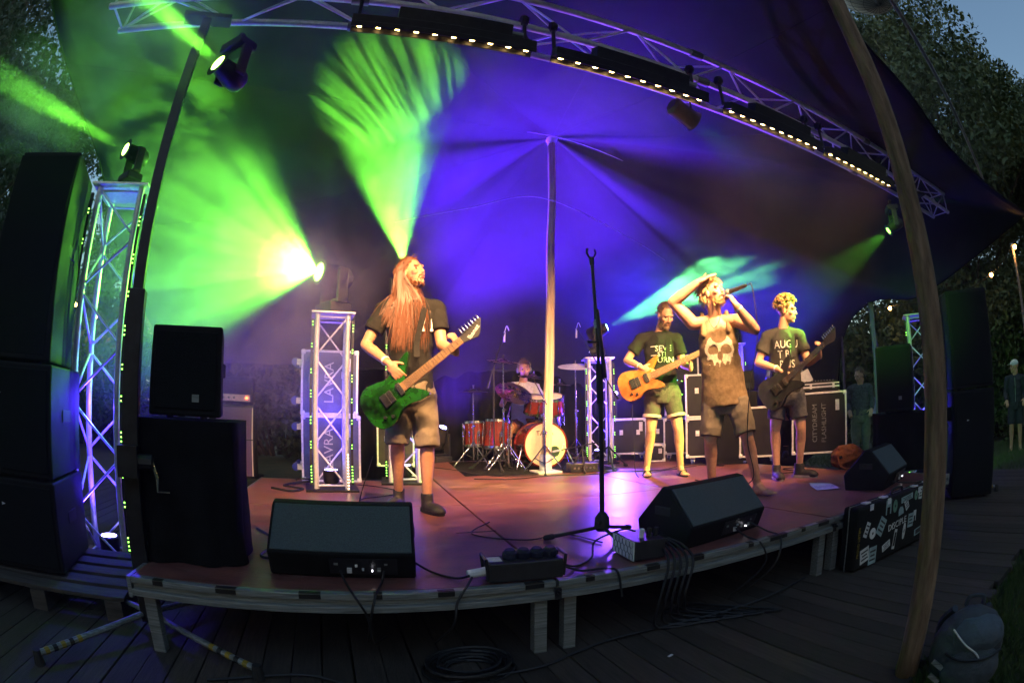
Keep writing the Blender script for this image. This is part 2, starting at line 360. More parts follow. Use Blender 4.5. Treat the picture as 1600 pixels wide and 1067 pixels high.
obj('floor_tape', G().box((1.75, 1.05, DZ+.002), (.25, .018, .002)), 'tape', st)

# ------------------------------------------------------------------ tent
PEAK = V((2.66, 5.81, 4.78))
bnd = [(-2.6, 2.5, 3.85), (-2.68, 4.2, 3.5), (-2.72, 4.9, 3.28), (-2.9, 6.6, 2.6), (-2.7, 8.6, 1.9), (-1.4, 9.1, 1.85), (-.3, 9.5, 1.8), (.25, 9.6, .9), (.6, 9.7, -.03), (2.2, 9.8, -.03), (4.4, 9.3, -.03), (6.1, 7.9, -.03), (7.1, 6.1, -.03), (7.45, 5.35, .6),
       (7.5, 5.0, 2.1), (7.28, 4.2, 2.52), (7.65, 3.6, 2.5), (8.2, 3.24, 2.74), (8.9, 2.6, 3.2), (9.6, 1.7, 3.75), (9.0, 1.45, 3.6), (7.2, 1.55, 3.48), (5.4, 1.6, 3.5), (4.15, 1.47, 3.62), (3.2, 1.38, 3.75), (2.6, 1.15, 3.9), (1.85, .82, 4.1), (.6, .95, 4.0), (-1.2, 1.1, 4.1), (-2.3, 1.5, 4.1)]
bl = spline(bnd, 7, True); NB = len(bl); NR = 44
def wrapa(a): return (a+PI) % (2*PI)-PI
creases = [(math.atan2(-4.0, -3.2), .2, .13), (math.atan2(.2, -3), .07, .16), (math.atan2(-1.2, 4.6), .2, .16)]
g = G(); rings = []
bk_ = np.array([max(0, min(1, (2.2-b.z)/2.0)) for b in bl]); bk_ = sum(np.roll(bk_, k) for k in range(-9, 10))/19
for r in range(NR+1):
    t = r/NR; t = .012+.988*t**1.25
    for i, b in enumerate(bl):
        p = PEAK.xy.lerp(b.xy, t); ang = math.atan2(b.y-PEAK.y, b.x-PEAK.x)
        back = float(bk_[i]); ex = 1.55*(1-back)+.92*back
        z = b.z+(PEAK.z-b.z)*(1-t)**ex
        for ca, dep, wd in creases:
            da = abs(wrapa(ang-ca)); dist = da*(t*4.5)
            z -= dep*math.exp(-(dist/(wd*(1+1.2*t)))**2)*math.sin(PI*min(1, t*1.02))**.8
        z += .05*math.sin(PI*t)*MN.noise(V((p.x*.55, p.y*.55, 3)))
        fold = back*max(0, min(1, (t-.6)/.35))*.10*math.sin(i*.9+2*MN.noise(V((i*.15, 0, 0))))
        d = (b.xy-PEAK.xy).normalized()*fold
        g.v.append((p.x+d.x, p.y+d.y, z))
zz = np.array([v[2] for v in g.v]).reshape(NR+1, NB)
for r in range(NR+1):      # the membrane evens itself out round the pole
    k = int(round(16*(1-r/NR)**.6)); acc = sum(np.roll(zz[r], q) for q in range(-k, k+1))/(2*k+1); zz[r] = acc
g.v = [(v[0], v[1], float(z)) for v, z in zip(g.v, zz.ravel())]
for r in range(NR):
    for i in range(NB):
        j = (i+1) % NB; g.f.append((r*NB+i, (r+1)*NB+i, (r+1)*NB+j, r*NB+j))
g.f.append(tuple(range(NB)))
tent = thing('stretch_tent', 'dark stretch tent over the stage, glowing violet round its centre pole', 'tent')
cn = obj('canopy', g, 'canopy', tent, smooth='all'); sd = cn.modifiers.new('s', 'SOLIDIFY'); sd.thickness = .006; sd.offset = 1
for i in range(3, NB, NB//15): obj('seam', G().tube([V(g.v[r*NB+i])-V((0, 0, .004)) for r in range(1, NR+1)], .005, 4), 'seam', tent)
rope = G(); rope.tube(bl+[bl[0]], .012, 5); obj('edge_rope', rope, 'cloth', tent)
for lab, pts in (('thin rope strung under the tent peak from corner to corner', [(-2.7, 4.9, 3.28), (-.8, 5.0, 3.74), (2.5, 5.55, 4.62), (5, 4.9, 3.55), (7.2, 4.25, 2.5)]), ('thin twisted rope sagging under the tent behind the centre pole', [(.6, 5.6, 3.2), (1.45, 5.5, 3.42), (2.3, 5.4, 3.62), (3.4, 5.25, 3.2), (3.9, 5.2, 2.95)])):
    tag(obj('rope', G().tube(spline(pts, 12), .0065, 5), 'welt'), lab, 'rope')
# poles that carry it
def pole(name, label, p, q, r1, r2, m, grp=None, crack=True):
    o = thing(name, label, 'pole', p); q = V(q)-V(p); n = 22; pts = [q*(i/n) + V((.012*MN.noise(V((i*.3, 0, p[0]))), .012*MN.noise(V((i*.3, 5, p[0]))), 0)) for i in range(n+1)]
    gg = G(); nn = 26; rings = []
    for i, c in enumerate(pts):
        rr = r1+(r2-r1)*i/n
        for k in range(nn):
            a = 2*PI*k/nn; k2 = 1+.05*MN.noise(V((math.cos(a)*1.5, math.sin(a)*1.5, i*.35)))
            if crack and k in (17, 18): k2 -= .32 if k == 17 else .1
            gg.v.append((c.x+rr*k2*math.cos(a), c.y+rr*k2*math.sin(a), c.z))
    for i in range(n):
        for k in range(nn): j = (k+1) % nn; gg.f.append((i*nn+k, i*nn+j, (i+1)*nn+j, (i+1)*nn+k))
    gg.f.append(tuple(range(nn))[::-1]); gg.f.append(tuple(n*nn+k for k in range(nn)))
    obj('shaft', gg, m, o, smooth='all'); return o
cp = pole('tent_pole', 'central debarked pine pole standing in front of the bass drum', (2.47, 5.81, DZ), (2.655, 5.81, 4.66), .062, .05, 'wood2')
obj('top_cup', G().lathe([(.055, 0), (.06, .03), (.1, .1), (.105, .12)], (.178, 0, 4.27)), 'white', cp, smooth=True)
obj('base_sleeve', G().lathe([(.075, 0), (.075, .22), (.066, .225)]).box((0, 0, .012), (.3, .3, .02)), 'alu', cp, smooth=True)
bp = pole('tent_pole', 'tall cracked wooden pole at the right edge of the boardwalk', (1.88, .80, -.05), (1.88, .84, 4.08), .05, .038, 'wood')
pole('tent_pole', 'slim wooden pole under the back right tent corner', (7.25, 4.2, -.05), (7.22, 4.2, 2.5), .045, .04, 'post')
pole('tent_pole', 'thin slanted pole behind the right flight case', (7.9, 5.3, -.05), (7.45, 5.0, 2.1), .022, .02, 'post', crack=False)
for nm, lab, p, q, r in (('guy_rope', 'taut guy rope crossing the sky beside the white balloon', (1.88, .84, 4.08), (9.5, 2.2, 3.2), .022),
                      ('guy_rope', 'thin rope hanging from the back right tent corner', (7.3, 4.3, 2.5), (8.4, 4.5, .5), .01)):
    a, b = V(p), V(q); pts = [a.lerp(b, i/14)-V((0, 0, .12*math.sin(PI*i/14))) for i in range(15)]
    if 'balloon' in lab:
        a = V((2.35, .78, 4.0)); b = V((9.6, 2.3, 4.2)); pts = [a.lerp(b, i/14) for i in range(15)]
    tag(obj(nm, G().tube(pts, r, 6), 'rope'), lab, 'rope')

# ------------------------------------------------------------------ trees
def leafmesh(name, clumps, n, size, m, parent, seed):
    r = np.random.default_rng(seed); cl = np.array(clumps, float); wt = cl[:, 3]**2.2; wt /= wt.sum(); idx = r.choice(len(cl), n, p=wt)
    d = r.normal(size=(n, 3)); d /= np.linalg.norm(d, axis=1)[:, None]; rad = r.random(n)**.45
    c = cl[idx, :3]+d*(cl[idx, 3]*rad)[:, None]*np.array([1, 1, .8])
    a = r.normal(size=(n, 3)); a /= np.linalg.norm(a, axis=1)[:, None]; b = np.cross(a, r.normal(size=(n, 3))); b /= np.linalg.norm(b, axis=1)[:, None]
    s = size*r.uniform(.6, 1.3, n)[:, None]; v = np.stack([c-a*s, c+b*s*.45, c+a*s, c-b*s*.45], 1).reshape(-1, 3)
    me = bpy.data.meshes.new(name); f = np.arange(n*4).reshape(n, 4); me.from_pydata(v.tolist(), [], f.tolist()); return obj(name, me, m, parent)
def tree(label, base, h, spread, n, leaf, m, seed, low=.3, trunk=.22):
    r = random.Random(seed); o = thing('tree', label, 'tree', base); tg = G(); cl = []
    tg.tube([(0, 0, 0), (.05*h*.2, 0, h*.25), (0, .03*h, h*.5), (.02*h, 0, h*.8)], [trunk, trunk*.8, trunk*.55, trunk*.2], 10)
    for i in range(34):
        z = h*r.uniform(low, .98); a = r.uniform(0, 2*PI); k = math.sin(PI*min(1, max(.15, (z/h-low+.12)/(1.12-low)))); R = spread*k*r.uniform(.35, 1)
        e = V((R*math.cos(a), R*math.sin(a), z)); s = V((0, .02*h, z*.75)); mid = s.lerp(e, .5)+V((0, 0, -.04*h))
        tg.tube([s, mid, e], [trunk*.3, trunk*.18, trunk*.05], 5)
        for q in range(3): cl.append((*(e+V((r.gauss(0, .6), r.gauss(0, .6), r.gauss(0, .5)))*spread*.22), spread*r.uniform(.13, .27)))
        cl.append((*mid, spread*r.uniform(.1, .18)))
    obj('trunk', tg, 'bark', o); leafmesh('crown', cl, n, leaf, m, o, seed); return o
tree('large leafy oak against the blue sky at the upper right', (15.5, 5.0, -.4), 13.6, 5.2, 110000, .085, 'leaf', 11, .28, .35)
tree('dense leafy tree at the far right edge, half behind the tent', (17.5, 1.2, -.4), 9.2, 4.2, 70000, .085, 'leaf', 12, .15)
tree('tree at the far right beyond the oak', (21, 7.5, -.4), 9.5, 4.5, 50000, .1, 'leaf2', 13, .1)
tree('tall dark tree filling the left edge of the sky', (-8.6, 7.2, 0), 13, 4.2, 46000, .075, 'leaf2', 14, .22, .3)
tree('dark tree seen behind the left speaker stack', (-9.5, 12.5, 0), 9, 3.6, 30000, .09, 'leaf2', 15, .12)
tree('smaller dark tree between left truss tower and tent edge', (-7.6, 15, 0), 8.5, 3, 36000, .09, 'leaf2', 16, .12)
def bush(label, base, rx, ry, h, n, seed, m='leaf2', leaf=.09):
    r = random.Random(seed); o = thing('bush', label, 'bush', base); cl = []; tg = G()
    for i in range(26):
        a = r.uniform(0, 2*PI); k = math.sqrt(r.random()); z = h*r.uniform(.12, .85); q = V((rx*k*math.cos(a), ry*k*math.sin(a), z)); cl.append((*q, h*r.uniform(.16, .3)))
        tg.tube([(q.x*.3, q.y*.3, 0), (q.x*.7, q.y*.7, z*.6), q], [.05, .03, .01], 5)
    obj('stems', tg, 'bark', o); leafmesh('foliage', cl, n, leaf, m, o, seed)
bush('broad dark bush behind the pole at the tent corner', (12.5, 9.2, -.3), 2.4, 1.6, 3.3, 24000, 21, 'leaf')
bush('brownish bush behind the woman in the denim jacket', (14.6, 7.2, -.35), 2.0, 1.6, 4.2, 24000, 22, 'leaf')
bush('tall bush behind the right speaker stack', (15.4, 4.8, -.35), 1.8, 1.6, 4.6, 24000, 23, 'leaf')
bush('bush behind the man in the white cap', (15.6, 2.2, -.35), 1.8, 1.6, 4.4, 24000, 24, 'leaf')
bush('low hedge in the dark behind the guitar amplifier', (-1.3, 12.6, 0), 2.4, .9, 3.6, 26000, 25)
bush('low dark hedge behind the left truss tower', (-5.2, 12.2, 0), 2.2, .9, 3.6, 22000, 26)

# unseen wood, added behind the camera to block the low sky
r = random.Random(31); cl = []
for i in range(46):
    a = R_(108+i*3.9+r.uniform(-1.5, 1.5)); d = r.uniform(14, 18); x, y = d*math.sin(a), d*math.cos(a); h = r.uniform(8, 12)
    for q in range(8): cl.append((x+r.gauss(0, 1.2), y+r.gauss(0, 1.2), h*r.uniform(.06, .95), r.uniform(1.2, 2.0)))
o = leafmesh('wood', cl, 42000, .26, 'leaf2', None, 33); tag(o, 'unseen wood added behind the audience to block the low sky', 'wood', kind='stuff')
# ------------------------------------------------------------------ trusses
def truss(root, L, s, bay, along='z', off=(0, 0, 0), rc=.024, rb=.009, ends=True):
    O = V(off)
    ax = {'z': (V((1, 0, 0)), V((0, 1, 0)), V((0, 0, 1))), 'x': (V((0, 1, 0)), V((0, 0, 1)), V((1, 0, 0)))}[along]
    a, b, d = ax; cs = [(-1, -1), (1, -1), (1, 1), (-1, 1)]; h = s/2
    for i, j in cs: rod(root, 'chord', O+a*h*i+b*h*j, O+a*h*i+b*h*j+d*L, rc, 'alu', 12)
    n = max(1, round(L/bay)); st_ = L/n
    for k in range(4):
        p = O+a*h*cs[k][0]+b*h*cs[k][1]; q = O+a*h*cs[(k+1) % 4][0]+b*h*cs[(k+1) % 4][1]
        for i in range(n):
            z0, z1 = d*(st_*i+.02), d*(st_*(i+1)-.02); fl = (i+k) % 2
            rod(root, 'brace', (p if fl else q)+z0, (q if fl else p)+z1, rb, 'alu', 6)
        if ends:
            for z in (.03, L-.03): rod(root, 'brace', p+d*z, q+d*z, rb, 'alu', 6)
def led_strip(root, x, y, z0, z1, ax=(1, 0, 0), seed=0, m='e_green', faces=-1):
    # black channel with clusters of small lights that thin out upwards
    a = V(ax); obj('led_channel', G().box((x, y, (z0+z1)/2), (.022, .022, z1-z0)), 'black_plastic', root)
    g = G(); r = random.Random(seed); z = z0+.03; k = 0
    while z < z1-.03:
        c = (6 if k == 0 else r.choice((2, 2, 3))); 
        for i in range(c):
            if z+i*.028 < z1: g.box((x, y+faces*.0125, z+i*.028), (.009, .004, .009))
        z += c*.028+.13+.05*r.random(); k += 1
    tag(obj('led_dots', g, m, root), kind='stuff')
ft = thing('truss_beam', 'long horizontal aluminium box truss hanging along the tent front', 'truss', (-1.68, 2.22, 3.31), .7)
truss(ft, 8.4, .25, .42, 'x', (0, .125, .125))
for x in (1.6, 3.9, 6.2):
    g = G()
    for y in (0, .25):
        for z in (0, .25): g.cyl((x-.05, y, z), (x+.05, y, z), .033, n=12)
    obj('coupler', g, 'alu_dull', ft, smooth=True)
def tower(label, loc, rz, h, s=.29, up_light=None, strips=True, seed=0, top=True):
    t = thing('truss_tower', label, 'truss tower', loc, rz); truss(t, h-.04, s, .36, 'z', (0, 0, .02))
    obj('base_plate', G().box((0, 0, .01), (s+.2, s+.2, .018)), 'black_metal', t)
    if top: obj('top_plate', G().box((0, 0, h-.01), (s+.12, s+.12, .014)), 'alu', t)
    if strips:
        led_strip(t, -s/2-.045, -s/2-.03, .06, h-.08, seed=seed); led_strip(t, s/2+.045, -s/2-.03, .06, h-.08, seed=seed+1)
    if up_light:
        c, pw = up_light
        obj('floor_par', G().lathe([(.06, .03), (.075, .05), (.08, .15), (.07, .16)], (0, 0, .02)), 'black_metal', t, smooth=True); obj('floor_par_lens', G().cyl((0, 0, .176), (0, 0, .182), .062, n=16), M['e_violet'], t)
        spot(t, (0, 0, .22), (0, 0, 1), pw, c, 120, .6, rad=.05)
        l = bpy.data.lights.new('lamp_light', 'POINT'); l.energy = pw*.2; l.color = c; l.shadow_soft_size = .04
        o = bpy.data.objects.new('lamp_light', l); COL.objects.link(o); o.parent = t; o.location = (0, 0, h*.42)
    return t
VIO = (.055, .02, 1); GRN = (.19, 1, .04); WARM = (1, .53, .22)
tower('tall violet lit truss tower beside the left speaker stack', (-1.68, 3.42, 0), 8, 2.55, .34, (VIO, 170), seed=1)
t2 = tower('short violet truss tower with flight cases behind it, left of the guitarist', (-.03, 5.0, DZ), 3, 1.64, .29, (VIO, 60), seed=3)
obj('warm_led_strip', G().box((.15, -.19, .18), (.02, .012, .34)), 'black_plastic', t2)
g = G()
for i in range(12): g.box((.15, -.197, .03+i*.028), (.012, .004, .013))
obj('warm_led_dots', g, 'e_strip', t2)
tower('truss tower hidden behind the long-haired guitarist', (.74, 5.45, DZ), -6, 1.72, .29, (VIO, 30), seed=5)
tower('violet lit truss tower right of the drum kit', (3.55, 6.45, DZ), -20, 1.46, .29, (VIO, 60), seed=7)
tower('violet lit truss tower seen between the singer and his legs', (5.42, 5.7, DZ), -38, 1.62, .29, (VIO, 60), seed=9)
tower('narrow violet lit truss tower behind the right draped speaker', (6.35, 2.95, 0), -60, 2.05, .29, (VIO, 60), seed=11)

# wind-up lifting stands under the beam
def lift(label, loc, rz, h):
    t = thing('lifting_stand', label, 'lifting stand', loc, rz)
    obj('mast', G().box((0, 0, h*.24+.06), (.085, .085, h*.48)), 'black_metal', t, bev=.006)
    obj('inner_mast', G().box((0, 0, h*.72), (.055, .055, h*.55)), 'black_metal', t, bev=.004)
    obj('fork', G().box((0, 0, h-.02), (.3, .1, .03)), 'black_metal', t)
    obj('winch', G().box((0, -.09, .85), (.1, .09, .14)).cyl((.05, -.09, .85), (.12, -.09, .85), .035), 'black_metal', t)
    obj('winch_handle', G().tube([(.12, -.09, .85), (.14, -.09, .78), (.14, -.09, .72), (.2, -.09, .72)], .008), 'steel', t)
    for k in range(4):
        a = PI/4+k*PI/2; d = V((math.cos(a), math.sin(a), 0))
        lg = obj('outrigger', G().cyl(d*.05+V((0, 0, .1)), d*.72+V((0, 0, .05)), .016, n=8), 'alu_dull', t)
        for i in range(5): obj('hazard_stripe', G().cyl(d*(.45+.05*i)+V((0, 0, .07-.0037*i)), d*(.475+.05*i)+V((0, 0, .068-.0037*i)), .0172, n=8), 'hazard' if i % 2 == 0 else 'tape', lg)
        obj('foot', G().cyl(d*.72, d*.72+V((0, 0, .07)), .03, .02), 'rubber', t)
    return t
lift('black wind-up stand holding the left end of the truss beam', (-.99, 2.36, 0), 12, 3.26)
lift('wind-up stand behind the tall wooden pole on the right', (5.5, 2.3, 0), -20, 3.26)

# ------------------------------------------------------------------ batten lights on the beam
bars = [(-.1, .91, 'leftmost amber batten light on the truss beam'), (1.03, 2.11, 'second amber batten light from the left on the truss beam'), (2.31, 3.34, 'third amber batten light from the left on the truss beam'), (3.47, 4.59, 'rightmost amber batten light on the truss beam')]
BAR_W = 48
for x0, x1, lab in bars:
    L = x1-x0; t = thing('batten_light', lab, 'stage light', ((x0+x1)/2, 2.16, 3.06), 0, 'amber batten lights along the truss'); T = MX.Rotation(R_(24), 4, 'X')
    def pb(g): return [tuple(T @ V(p)) for p in g.v]
    def add(nm, g, m, bev=0): g.v = pb(g); return obj(nm, g, m, t, bev=bev)
    add('housing', G().box((0, 0, .012), (L, .085, .05)).box((0, .048, -.022), (L, .008, .05)).box((0, -.048, -.022), (L, .006, .03)), 'black_metal', .003)
    add('driver_box', G().box((.05, .02, .075), (L*.62, .09, .075)), 'black_metal', .004)
    add('plug', G().cyl((L*.36, .02, .07), (L*.43, .02, .07), .018), 'alu_dull')
    for i in range(10):
        x = -L/2+.045+(L-.09)*i/9
        add('led_cell', G().box((x, 0, -.017), (.042, .05, .006)), 'black_plastic'); add('led_lens', G().box((x, 0, -.023), (.022, .026, .006)), 'e_amber')
    for sx in (-1, 1):
        obj('clamp', G().cyl((sx*L*.47, .06, .06), (sx*L*.47, .06, .3), .012).lathe([(.032, -.02), (.04, 0), (.032, .02)], (sx*L*.47, .06, .27), (1, 0, 0), 12), 'black_metal', t)
    obj('cable', G().tube(spline([(L*.43, .03, .06), (L*.5, .06, .02), (L*.52, .1, .12), (L*.45, .12, .3)], 6), .007), 'cable', t)
    l = bpy.data.lights.new('lamp_light', 'AREA'); l.shape = 'RECTANGLE'; l.size = L; l.size_y = .05; l.energy = BAR_W*(1.5 if 'second' in lab else 1.7 if 'third' in lab else 1); l.color = WARM; l.spread = R_(66)
    o = bpy.data.objects.new('lamp_light', l); COL.objects.link(o); o.parent = t; o.matrix_local = aim((0, .02, -.04), (0, -.86, .51) if 'second' in lab else (0, -.75, .66))
    o.visible_camera = True

# ------------------------------------------------------------------ moving heads
def moving_head(label, loc, d, power, col, size, lens='e_lens', hang=False, gobo=None, blend=.12, scale=1, amt=(.42, .6), rad=.03, lens_r=.062, gs=None, shafts=()):
    t = thing('moving_head', label, 'stage light', loc); d = V(d).normalized(); s = -1 if hang else 1
    hz = V((d.x, d.y, 0)); hz = hz.normalized() if hz.length > .05 else V((0, -1, 0)); sd_ = hz.cross(V((0, 0, 1)))
    rz = math.atan2(sd_.y, sd_.x); Rz = MX.Rotation(rz, 4, 'Z'); k = scale
    def A(nm, g, m, **kw): g.v = [tuple(Rz @ V(p)*k) for p in g.v]; return obj(nm, g, m, t, **kw)
    A('base', G().box((0, 0, -.32*s), (.3, .24, .1)), 'black_plastic', bev=.012)
    A('display', G().box((0, -.125, -.32*s), (.1, .012, .05)), M['e_white'] if not hang else 'black_metal')
    for sx in (-1, 1): A('yoke_arm', G().box((sx*.155, 0, -.11*s), (.04, .12, .34)), 'black_plastic', bev=.015)
    A('yoke_bridge', G().box((0, 0, -.255*s), (.3, .13, .03)), 'black_plastic', bev=.008)
    hd = G().lathe([(.08, -.17), (.115, -.13), (.12, -.02), (.105, .06), (.095, .12), (.085, .15), (.085, .175)], (0, 0, 0), d, 24); hd.v = [tuple(V(p)*k) for p in hd.v]
    obj('head', hd, 'black_plastic', t, smooth=True)
    obj('lens_ring', G().lathe([(lens_r+.02, .172*k), (lens_r+.028, .182*k), (lens_r+.006, .186*k)], (0, 0, 0), d, 28), 'black_metal', t, smooth=True)
    obj('lens', G().lathe([(lens_r, .181*k), (lens_r*.8, .19*k), (lens_r*.3, .195*k)], (0, 0, 0), d, 24), lens, t, smooth=True)
    if hang: A('clamp', G().cyl((0, 0, .36), (0, 0, .5), .02).lathe([(.03, -.03), (.04, 0), (.03, .03)], (0, 0, .47), (0, 1, 0), 12), 'black_metal')
    if power: spot(t, d*(.2*k+.02), d, power, col, size, blend, gobo, rad, amt=amt, gs=gs)
    for sv, sp_, sz_ in shafts: spot(t, d*(.2*k+.02), sv, sp_, col, sz_, .35, rad=rad*.6)
    return t
# ------------------------------------------------------------------ the lit fixtures and their beams
BLV = (.1, .012, 1); BLU = (.035, .012, 1)
moving_head('moving head light hanging from the truss, lime beam up to the left', (-.74, 2.40, 2.84), (-.62, -.76, .2), 3000, GRN, 13, hang=True, blend=.5, scale=.6, lens_r=.055)
moving_head('moving head light on top of the left truss tower, lime beam into the trees', (-1.68, 3.42, 2.86), (-.62, -.76, .1), 3000, GRN, 11, blend=.5, scale=.6, lens_r=.055)
def fan(az0, el, jit, pw, wd, seed, side=None):     # facets of the prism: narrow shafts leaving one lens
    r = random.Random(seed); out = []
    for e in el:
        a = R_(az0+r.uniform(-jit, jit)); e_ = R_(e); out.append(((math.cos(a)*math.cos(e_), math.sin(a)*math.cos(e_), math.sin(e_)), pw*r.uniform(.6, 1.3), r.uniform(*wd)))
    return out
moving_head('moving head light on the short truss tower, fanning lime light to the left', (-.03, 5.0, 2.38), (-.9, -.55, .1), 6000, GRN, 98, gobo=9, blend=.6, amt=(.36, .64), rad=.02, lens_r=.1, shafts=fan(209, (-26, -20, -14, -9, -4, 0, 4, 8, 12, 17), 12, 9000, (2.5, 6), 4))
moving_head('moving head light behind the long-haired guitarist, lime beams upwards', (.74, 5.45, 2.46), (-.22, -.42, .85), 4600, GRN, 50, gobo=34, gs=(1, .05, .05), blend=.5, amt=(.38, .64), rad=.015)
moving_head('moving head light on the truss tower right of the drum kit', (3.55, 6.45, 2.2), (2.4, -1.6, 1.2), 9000, (.16, 1, .25), 24, lens='e_cyan', gobo=12, blend=.3, scale=.85, lens_r=.055)
moving_head('moving head light hanging from the right end of the truss beam', (4.95, 2.4, 2.78), (-.8, .88, -.7), 2000, GRN, 32, lens='e_green', hang=True, blend=.5, scale=.55, lens_r=.04)
moving_head('violet wash light on the floor behind the cases right of the drum kit', (4.45, 7.5, .72), (-1.75, -2.0, 3.6), 5200, BLU, 62, lens='e_violet', rad=.3, blend=.9, lens_r=.09)
moving_head('violet wash light on the truss tower behind the singer', (5.42, 5.7, 2.36), (-3.6, -3.3, 1.0), 1700, BLV, 40, lens='e_violet', rad=.3, blend=.9, scale=.85)
moving_head('violet wash light on the floor behind the drummer', (1.55, 7.6, .72), (1.0, -1.9, 3.7), 10500, BLV, 66, lens='e_violet', rad=.3, blend=.9)
moving_head('blue wash light on the floor behind the curly-haired guitarist', (5.35, 5.0, .72), (.3, .1, 1), 800, BLU, 80, lens='e_violet', rad=.2, blend=.9, scale=.8)
pw = thing('par_light', 'round bright violet light between the drum tower and the bassist', 'stage light', (4.22, 7.1, 1.36)); dv = V((-.5, -.85, -.06)).normalized()
obj('can', G().lathe([(.07, -.16), (.1, -.13), (.12, .06), (.13, .08)], (0, 0, 0), dv, 24), 'black_metal', pw, smooth=True); obj('lens', G().lathe([(.11, .05), (.09, .07), (.03, .08)], (0, 0, 0), dv, 28), M['e_wash'], pw, smooth=True); obj('stand', G().cyl((0, 0, -.98), (0, 0, -.1), .016), 'black_metal', pw)
for k in range(3): obj('leg', G().cyl((0, 0, -.75), (.3*math.cos(k*2.1), .3*math.sin(k*2.1), -.98), .011), 'black_metal', pw)
spot(pw, dv*.12, dv, 800, (.2, .06, 1), 95, .7, rad=.1)
pc = thing('par_light', 'small par light clamped between the second and third batten light', 'stage light', (2.21, 2.52, 3.16)); dd_ = V((1, .1, -.36)).normalized()
obj('can', G().lathe([(.05, -.12), (.07, -.1), (.075, .08), (.085, .1)], (0, 0, 0), dd_, 20), 'black_metal', pc, smooth=True); obj('lens', G().lathe([(.06, .07), (.05, .078)], (0, 0, 0), dd_, 20), 'e_green', pc); obj('bracket', G().tube([(0, -.09, 0), (0, -.1, .14), (0, .1, .14), (0, .09, 0)], .008).cyl((0, 0, .14), (0, 0, .3), .012), 'black_metal', pc)
spot(pc, dd_*.12, dd_, 330, GRN, 40, .5)
# thin smoke hanging in the air round the whole place
hz = obj('haze', G().box((1.6, 5.2, 2.7), (9.6, 8.6, 4.9)), None); hz['kind'] = 'stuff'; hz['label'] = 'thin stage haze in the evening air'; hz['category'] = 'haze'
hm = bpy.data.materials.new('haze_air'); hm.use_nodes = True; n = hm.node_tree; n.nodes.clear(); o = n.nodes.new('ShaderNodeOutputMaterial'); pv = n.nodes.new('ShaderNodeVolumePrincipled')
pv.inputs['Density'].default_value = .0045; pv.inputs['Color'].default_value = (.9, .9, .92, 1); pv.inputs['Anisotropy'].default_value = .2
n.links.new(pv.outputs[0], o.inputs['Volume']); hz.data.materials.append(hm)

# drifting smoke from the fog machines: soft clouds whose density thins out towards their edges
sm = bpy.data.materials.new('drifting_smoke'); sm.use_nodes = True; n = sm.node_tree; n.nodes.clear(); L = n.links.new
o = n.nodes.new('ShaderNodeOutputMaterial'); pv = n.nodes.new('ShaderNodeVolumePrincipled'); tc = n.nodes.new('ShaderNodeTexCoord'); ln = n.nodes.new('ShaderNodeVectorMath'); ln.operation = 'LENGTH'; L(tc.outputs['Object'], ln.inputs[0])
fo = n.nodes.new('ShaderNodeMapRange'); fo.interpolation_type = 'SMOOTHSTEP'; L(ln.outputs['Value'], fo.inputs[0]); fo.inputs[1].default_value = .97; fo.inputs[2].default_value = .15; fo.inputs[3].default_value = 0; fo.inputs[4].default_value = 1
nz = n.nodes.new('ShaderNodeTexNoise'); nz.inputs['Scale'].default_value = 3.4; nz.inputs['Detail'].default_value = 3; nz.inputs['Distortion'].default_value = .6; L(tc.outputs['Object'], nz.inputs[0])
rp = n.nodes.new('ShaderNodeMapRange'); L(nz.outputs[0], rp.inputs[0]); rp.inputs[1].default_value = .42; rp.inputs[2].default_value = .62; rp.inputs[3].default_value = .3; rp.inputs[4].default_value = 1
mu = n.nodes.new('ShaderNodeMath'); mu.operation = 'MULTIPLY'; L(fo.outputs[0], mu.inputs[0]); L(rp.outputs[0], mu.inputs[1])
m2 = n.nodes.new('ShaderNodeMath'); m2.operation = 'MULTIPLY'; L(mu.outputs[0], m2.inputs[0]); oi = n.nodes.new('ShaderNodeObjectInfo'); sp = n.nodes.new('ShaderNodeSeparateColor'); L(oi.outputs['Color'], sp.inputs[0]); L(sp.outputs[0], m2.inputs[1]); L(m2.outputs[0], pv.inputs['Density'])
pv.inputs['Color'].default_value = (.95, .95, .95, 1); pv.inputs['Anisotropy'].default_value = .1; L(pv.outputs[0], o.inputs['Volume']); sm.cycles.volume_sampling = 'MULTIPLE_IMPORTANCE'
S.cycles.volume_step_rate = 10; S.cycles.volume_max_steps = 24
for lab, c, d, rot, dn in (('thick patchy smoke drifting left of the short truss tower', (-1.1, 4.45, 2.15), (1.8, 1.4, 1.65), 12, 1.2), ('dense smoke puff added to swell the glare at the short tower lens', (-.3, 4.85, 2.42), (.5, .42, .42), 0, 5), ('smoke rising above the long-haired guitarist', (.5, 5.0, 3.35), (.95, .9, 1.3), 0, .9), ('wisp of smoke under the left end of the truss beam', (-1.15, 1.95, 3.0), (.75, .8, .5), 0, .8), ('wisp of smoke left of the left truss tower', (-2.3, 2.75, 3.0), (.9, .9, .45), 0, .8), ('thin smoke behind the bassist and singer', (4.9, 5.5, 2.85), (1.9, .85, .8), -33, .9)):  # the small dense puff is added to imitate glare round the lens
    q = obj('smoke', G().ball((0, 0, 0), 1, 20, 14), sm); q.location = c; q.scale = d; q.rotation_euler = (0, 0, R_(rot)); q.color = (dn, dn, dn, 1); tag(q, lab, 'smoke', kind='stuff')
